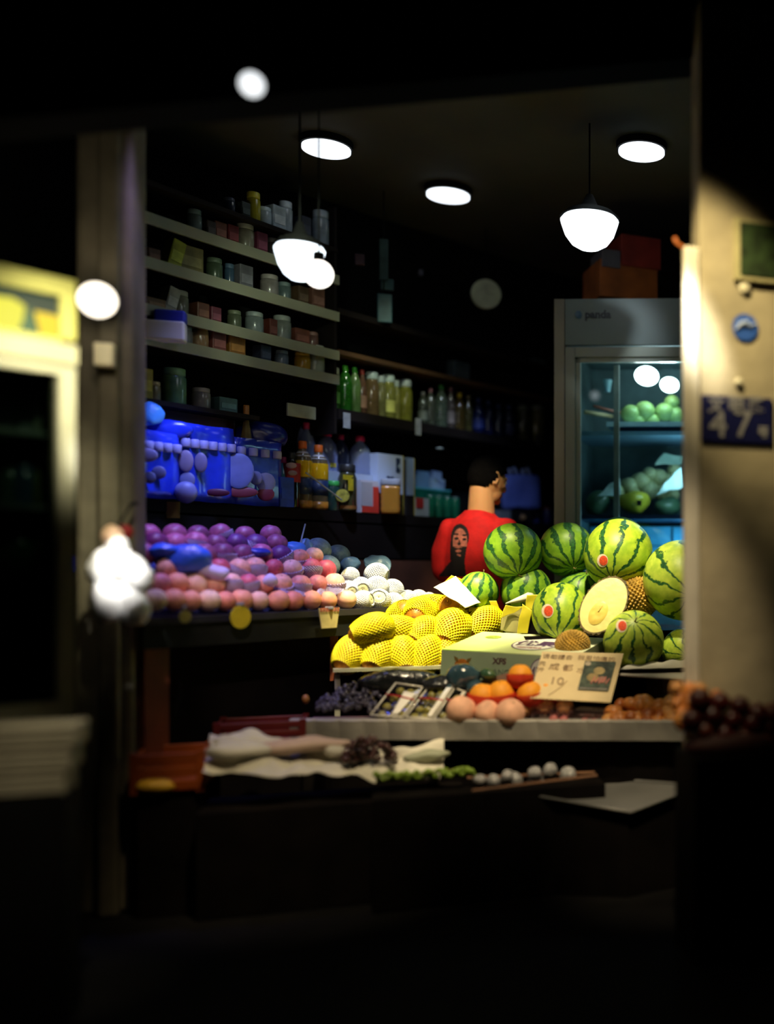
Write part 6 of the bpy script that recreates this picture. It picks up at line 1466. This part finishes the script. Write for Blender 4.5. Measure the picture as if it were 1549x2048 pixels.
# tags under the back counter
for px,py0,py1,w,c,lb in ((346,1004,1036,28,(.42,.32,.04),'small yellow tag hanging under the back counter'),):
    D = Dw(px)-.02; q0 = U(px-w/2,py1,D); q1 = U(px+w/2,py0,D); bm = BM(); box(bm, ((q0.x+q1.x)/2,D,(q0.z+q1.z)/2),(q1.x-q0.x,.004,q1.z-q0.z),bev=.001); tag(obj('price_tag', bm, mat('tg', c, .5)), lb, 'price tag')
# ============================================================ PERSON
PD_ = 5.36
pc0 = U(957, HZ, PD_); pbase = Vector((pc0.x, pc0.y, 0))
per = empty('person', pbase, 'person with short dark hair and red printed T-shirt seen from behind, head turned aside', 'person')
RB = Matrix.Rotation(radians(-28), 3, 'Z')      # torso turned to the right
def B(x,y,z): return pbase+RB @ Vector((x,y,0))+Vector((0,0,z))
def chain(bm, pts, rad, seg=16):
    """tapered limb with rounded joints"""
    P = [Vector(p) for p in pts]; out = []; rr = []
    for i in range(len(P)-1):
        for s in range(6):
            f = s/6; out.append(P[i].lerp(P[i+1], f)); rr.append(rad[i]*(1-f)+rad[i+1]*f)
    out.append(P[-1]); rr.append(rad[-1]); tube(bm, out, rr, seg)
    for p, r in zip(P, rad): ell(bm, p, r*.99, 14, 10)
mSkin = mat('skin', (.86,.47,.19), .55, .12, 5, sss=.15)
hz = 1.625
hc = B(.035,.035,hz)                            # head centre
RH = Matrix.Rotation(radians(-62), 3, 'Z') @ Matrix.Rotation(radians(-16), 3, 'X')
def Hd(x,y,z): return hc+RH @ Vector((x,y,z))
rotH = RH.to_euler()
bm = BM()
ell(bm, hc, (.074,.094,.098), 32, 24, rotH)                       # skull
ell(bm, Hd(0,.030,-.055), (.056,.062,.068), 24, 18, rotH)         # jaw
ell(bm, Hd(0,.078,-.088), (.024,.022,.020), 16, 12, rotH)         # chin
ell(bm, Hd(0,.098,-.016), (.011,.022,.022), 14, 10, rotH)         # nose
ell(bm, Hd(0,.104,-.026), (.014,.012,.010), 14, 10, rotH)
ell(bm, Hd(0,.090,-.052), (.022,.012,.007), 14, 10, rotH)         # lips
ell(bm, Hd(0,.088,-.061), (.020,.012,.008), 14, 10, rotH)
for s in (-1,1):
    ell(bm, Hd(s*.033,.075,.028), (.020,.012,.008), 12, 8, rotH)   # brow
    ell(bm, Hd(s*.036,.064,-.012), (.022,.020,.020), 12, 8, rotH)  # cheek
    # ear: rim and lobe
    for a0 in range(9):
        an = -1.9+a0*.48; ell(bm, Hd(s*.079, -.002-.016*cos(an)*-1-.004, .004+.028*sin(an)), (.006,.007,.008), 10, 8, rotH)
    ell(bm, Hd(s*.075,.004,.0), (.006,.013,.024), 12, 10, rotH); ell(bm, Hd(s*.075,.006,-.026), (.006,.008,.009), 10, 8, rotH)
chain(bm, [B(.0,-.005,1.37), B(.012,.01,1.46), Hd(0,-.02,-.055)], [.076,.066,.060])
# torso, hips
for (z,x,y,d) in ((1.35,.12,.075,0),(1.28,.135,.09,0),(1.20,.135,.095,0),(1.08,.125,.09,.005),(.98,.14,.095,0),(.90,.155,.10,0)):
    ell(bm, B(0,d,z), (x,y,.09), 24, 14, (0,0,radians(-28)))
# arms reach forward and down, hands at work
hands = []
for s in (-1,1):
    sh_, el_, wr_ = B(s*.140,.0,1.375), B(s*.175,.05,1.12), B(s*.11,.28,1.08)
    chain(bm, [sh_, el_, wr_], [.044,.038,.027]); hands.append((s, el_, wr_))
    chain(bm, [B(s*.085,0,.92), B(s*.095,.02,.50), B(s*.095,-.01,.10)], [.085,.056,.040])
    ell(bm, B(s*.10,.06,.045), (.045,.12,.04), 18, 12, (0,0,radians(-28)))
for s, el_, wr_ in hands:
    d = (wr_-el_).normalized(); sd = RB @ Vector((s,0,0)); pal = wr_+d*.05
    up_h = sd.cross(d).normalized()
    Mx_ = Matrix((sd, d, up_h)).transposed().to_euler()
    ell(bm, pal, (.038,.048,.015), 18, 12, Mx_)
    for i,(ln,off) in enumerate(((.062,-.028),(.072,-.010),(.068,.009),(.054,.027))):
        p0 = pal+d*.04+sd*off; p1 = p0+d*ln*.5-Vector((0,0,.008)); p2 = p1+d*ln*.28-Vector((0,0,.018)); p3 = p2+d*ln*.1-Vector((0,0,.016))
        chain(bm, [p0,p1,p2,p3], [.0095,.009,.008,.007], 10)
    p0 = pal-sd*.030-d*.015; chain(bm, [p0, p0-sd*.022+d*.028-Vector((0,0,.008)), p0-sd*.018+d*.055-Vector((0,0,.018))], [.012,.010,.008], 10)
bm = baked(bm, [('REMESH', dict(mode='VOXEL', voxel_size=.0055)), ('SMOOTH', dict(iterations=3, factor=.5))])
body = obj('body', bm, mSkin, per, smooth=True)
# eyes
for s in (-1,1):
    bm = BM(); ell(bm, Hd(s*.031,.080,.010), .0115, 14, 10); obj('eye', bm, mat('eye_white', (.75,.72,.68), .2), per, smooth=True)
# hair: short cap cut along the nape and round the ear
bm = BM(); ell(bm, (0,-.004,.012), (.0835,.104,.107), 48, 36)
dele = []
for v in bm.verts:
    x,y,z = v.co
    lim = -.062 if y < -.03 else (-.062+(y+.03)*1.5 if y < .02 else .022+(y-.02)*.55)
    if z < lim or (y > .055 and z < .045): dele.append(v)
bmesh.ops.delete(bm, geom=dele, context='VERTS')
for v in bm.verts:
    n = noise.noise(v.co*90); v.co *= 1+.022*n+(.03 if v.co.z > .05 else 0)
bmesh.ops.solidify(bm, geom=list(bm.faces), thickness=.006)
bmesh.ops.transform(bm, matrix=Matrix.Translation(hc) @ RH.to_4x4(), verts=bm.verts)
hair = obj('hair', bm, mat('hair_black', (.003,.003,.003), .9, .4, 60, bump=.8, spec=.08), per, smooth=True)
# trousers and shoes
bm = BM()
for (z,x,y) in ((1.02,.160,.112),(.95,.165,.118),(.88,.172,.12)): ell(bm, B(0,0,z), (x,y,.09), 20, 12, (0,0,radians(-28)))
for s in (-1,1): chain(bm, [B(s*.085,0,.92), B(s*.095,.02,.50), B(s*.095,-.01,.12)], [.10,.072,.062])
bm = baked(bm, [('REMESH', dict(mode='VOXEL', voxel_size=.012)), ('SMOOTH', dict(iterations=4))]); obj('trousers', bm, mat('trousers', (.018,.018,.022), .8, .3, 20), per, smooth=True)
for s in (-1,1):
    bm = BM(); ell(bm, B(s*.10,.06,.045), (.052,.135,.05), 20, 14, (0,0,radians(-28))); obj('shoe', bm, mat('shoe', (.03,.03,.03), .5), per, smooth=True)
# T-shirt: loose, with wide elbow-length sleeves
bm = BM()
secs = [(.955,.175,.128,0),(1.03,.172,.128,0),(1.13,.168,.126,0),(1.24,.165,.124,0),(1.33,.160,.115,0),(1.385,.145,.100,0),(1.425,.115,.088,0),(1.455,.080,.074,.004),(1.47,.071,.068,.006)]
R_ = []
for (z,x,y,d) in secs: R_.append([bm.verts.new(B(x*cos(a)*1.0, y*sin(a)+d, z)) for a in [2*pi*i/48 for i in range(48)]])
for A_,B_ in zip(R_,R_[1:]):
    for i in range(48): bm.faces.new((A_[i],A_[(i+1)%48],B_[(i+1)%48],B_[i]))
bm.faces.new(R_[0][::-1]); bm.faces.new(R_[-1])
for s in (-1,1):
    chain(bm, [B(s*.09,.0,1.375), B(s*.145,.0,1.365), B(s*.178,.02,1.26), B(s*.190,.04,1.175)], [.056,.066,.070,.072], 20)
bm = baked(bm, [('REMESH', dict(mode='VOXEL', voxel_size=.008)), ('SMOOTH', dict(iterations=6, factor=.6))])
for v in bm.verts:
    l_ = v.co-pbase; n = noise.noise(Vector((l_.x*7, l_.y*7, l_.z*4.5+l_.x*6))); n2 = noise.noise(Vector((l_.x*18+3, l_.y*18, l_.z*9)))
    rad = Vector((l_.x, l_.y, 0)); rad = rad.normalized() if rad.length > 0 else rad
    v.co += rad*(.012*n+.004*n2)
shirt_bm = bm.copy()
shirt = obj('t_shirt', bm, mat('shirt_red', (.78,.012,.010), .8, .12, 30, bump=.25, bsc=140), per, smooth=True)
shirt_bm.normal_update(); tree = BVHTree.FromBMesh(shirt_bm)
# chest print: generic hooded portrait in black and peach laid on the cloth
ox, oy, ks = 850, 920, 210/1549
def inell(x,y,cx_,cy_,rx,ry): return ((x-cx_)/rx)**2+((y-cy_)/ry)**2 < 1
def black(x,y):
    if inell(x,y,525,1130,130,185): return True
    if 1130 <= y <= 1480:
        l = 390-10*(y-1130)/350; r = 652-62*(y-1130)/350; return l < x < r
    if 1480 < y < 1720:
        l = 400-(y-1480)*.85; r = 588+(y-1480)*.12; return l < x < r
    return False
def face(x,y):
    if not inell(x,y,528,1215,104,205): 
        return False
    if inell(x,y,470,1098,42,14) or inell(x,y,595,1112,40,15): return False      # brows
    if inell(x,y,478,1160,34,20) or inell(x,y,592,1172,30,18): return False      # eyes
    if inell(x,y,515,1238,26,22) or (510 < x < 526 and 1180 < y < 1240): return False
    if y > 1305: return inell(x,y,505,1342,44,20) or inell(x,y,500,1412,42,24)
    if y > 1275: return inell(x,y,500,1290,55,10)
    return True
def print_bm(fn, st, off):
    bm = BM(); V = {}
    def gv(i,j):
        if (i,j) in V: return V[(i,j)]
        px, py = ox+i*st*ks, oy+j*st*ks; o_ = Vector((0,0,CZ)); d_ = ray(px,py).normalized()
        h = tree.ray_cast(o_, d_, 20)
        V[(i,j)] = None if h[0] is None else bm.verts.new(h[0]+h[1]*off); return V[(i,j)]
    for j in range(int(900/st), int(1740/st)):
        for i in range(int(180/st), int(680/st)):
            if fn((i+.5)*st, (j+.5)*st):
                q = [gv(i,j), gv(i,j+1), gv(i+1,j+1), gv(i+1,j)]
                if all(q): bm.faces.new(q)
    return bm
pr_ = obj('shirt_print', print_bm(black, 8, .0025), mat('print_black', (.010,.007,.007), .8, .2), per, smooth=True)
if True:
    bmx = print_bm(face, 6, .0042)
    obj('face_print', bmx, mat('print_peach', (.60,.20,.13), .7, .35, 60), pr_, smooth=True)
shirt_bm.free()
# ============================================================ LIGHT
WARM = (1,.80,.50); YEL = (1,.86,.55); COOL = (.62,.76,1); VIO = (.42,.36,1)
# added spots with no fixtures, high over the goods at the front
tgt = U(850,1240,4.75)
spot('mango_spot', (tgt.x-.05, 4.0, 3.08), tgt, 820, (1,.85,.46), 28, .8, .04)
spot('paper_spot', (tgt.x+.15, 4.3, 3.08), U(912,1200,4.74), 220, (1,.93,.74), 11, .9, .03)
spot('melon_spot', (.6, 3.6, 3.08), U(1215,1195,4.55), 470, (1,.87,.55), 25, .9, .05)
spot('tray_spot', (.45, 2.7, 2.85), U(1010,1395,4.1), 250, WARM, 26, .9, .05)
spot('front_spot', (.0, 2.7, 2.9), U(620,1515,3.95), 150, WARM, 26, 1, .05)
spot('pillar_spot', (.50, 2.55, 2.95), U(1435,600,3.2), 190, (1,.80,.42), 30, 1, .04)
spot('pillar_side_spot', (.55, 2.75, 2.85), U(1384,640,3.2), 520, (1,.93,.78), 11, 1, .03)
# unseen cool violet spots added over the plums
pl = U(430,1145,4.5)
spot('plum_spot', (pl.x-.1, 3.9, 2.95), pl, 120, (.50,.40,1), 30, .9, .05)
spot('plum_back_spot', (pl.x+.1, 4.5, 2.9), U(420,1090,4.6), 60, (.16,.20,1), 50, .9, .05)
spot('peach_front_spot', (pl.x+.2, 2.6, 2.8), U(520,1200,4.3), 90, (1,.76,.70), 15, .9, .05)
spot('guava_spot', (U(760,0,4.7).x, 4.3, 2.95), U(755,1170,4.9), 60, (.62,.78,1), 16, .9, .04)
# added blue light over the back counter; shelf and person spots likewise added
spot('counter_spot', U(420,700,4.6), U(400,930,4.8), 15, (.24,.32,1), 80, 1, .05)
spot('bottle_spot', (U(720,0,4.9).x, 4.75, 2.95), U(735,940,5.5), 100, (.50,.62,1), 24, .9, .04)
spot('carton_spot', (U(960,0,5.2).x, 4.9, 2.95), U(950,960,6.1), 48, (.45,.6,1), 30, .9, .04)
spot('shelf_spot', U(600,330,3.9), U(570,650,5.2), 17, (.86,1,.72), 42, 1, .05)
spot('back_shelf_spot', (U(860,0,4.8).x, 4.8, 3.0), U(800,820,5.8), 30, (.9,1,.75), 40, 1, .05)
spot('person_spot', (U(900,0,4.2).x, 3.7, 3.0), U(945,1045,5.36), 220, (1,.78,.56), 13, .8, .04)
# globe lamp by the left pillar; added spots below brighten fridge, boxes and bags
gq = U(195,600,3.70)
point('globe_light', (gq.x+.0, 3.62, gq.z), 2.6, (1,.86,.62), .05)
spot('neighbour_spot', (gq.x+.5, 2.4, 2.5), U(120,740,3.4), 230, (1,.92,.62), 24, 1, .05)
spot('neighbour_low_spot', (gq.x+.3, 2.3, 2.5), U(110,1500,3.1), 55, (1,.86,.6), 16, 1, .05)
spot('bunch_spot', (U(236,0,3.8).x+.1, 2.4, 2.4), U(238,1150,3.80), 300, (1,.97,.94), 5.2, .4, .03)
spot('bunch_side_spot', (U(236,0,3.8).x+.9, 2.7, 2.8), U(236,1135,3.80), 260, (1,.97,.94), 4.6, .5, .03)
# cold light in the display fridge; low and mid points are added fill
point('fridge_light', FP(.5,.12,FT-.36), 4, (.60,.88,1), .05)
point('fridge_low_fill', FP(.62,.25,1.22), 6, (.30,.70,1), .03)
point('fridge_mid_fill', FP(.60,.09,1.66), 3, (.6,.9,1), .10)
spot('pillar_low_spot', (.45, 2.2, 2.6), U(1450,900,3.2), 8, (1,.84,.52), 44, 1, .05)  # unseen fill spots added from here: pillar foot, dates, metal tray, fridge front
spot('date_spot', (.6, 2.35, 2.6), U(1365,1415,3.35), 120, WARM, 22, 1, .05)
spot('steel_tray_spot', (.5, 2.4, 2.6), U(1230,1590,3.75), 60, WARM, 14, 1, .05)
spot('fridge_front_spot', (.7, 3.75, 3.05), U(1230,690,5.1), 40, (.80,.95,1), 22, 1, .05)
point('drinks_fridge_fill', LP(LW*.5,.3,1.9), .5, (.8,.95,1), .04)  # fill added inside the cabinet so the bottles show
w = bpy.data.worlds.new('World'); SC.world = w; w.use_nodes = True
bg = w.node_tree.nodes['Background']; bg.inputs['Color'].default_value = (.5,.55,.7,1); bg.inputs['Strength'].default_value = .0003
# ============================================================ CAMERA
cam = bpy.data.cameras.new('Camera'); co = bpy.data.objects.new('Camera', cam); C.objects.link(co); SC.camera = co
co.location = (0,0,CZ); co.rotation_euler = (pi/2, 0, -TH)
cam.sensor_fit = 'HORIZONTAL'; cam.sensor_width = 36; cam.lens = F/1549*36
cam.shift_x = -(CX0-774.5)/1549; cam.shift_y = (HZ-1024)/1549
cam.clip_start = .05; cam.clip_end = 60
cam.dof.use_dof = True; cam.dof.focus_distance = 4.6
cam.dof.aperture_fstop = (cam.lens/1000)/.09
vs = SC.view_settings; vs.view_transform = 'Standard'; vs.look = 'None'; vs.gamma = 1; vs.exposure = 0; vs.use_curve_mapping = False
SC.cycles.max_bounces = 6; SC.cycles.transparent_max_bounces = 16; SC.cycles.use_denoising = True; SC.cycles.sample_clamp_indirect = 3
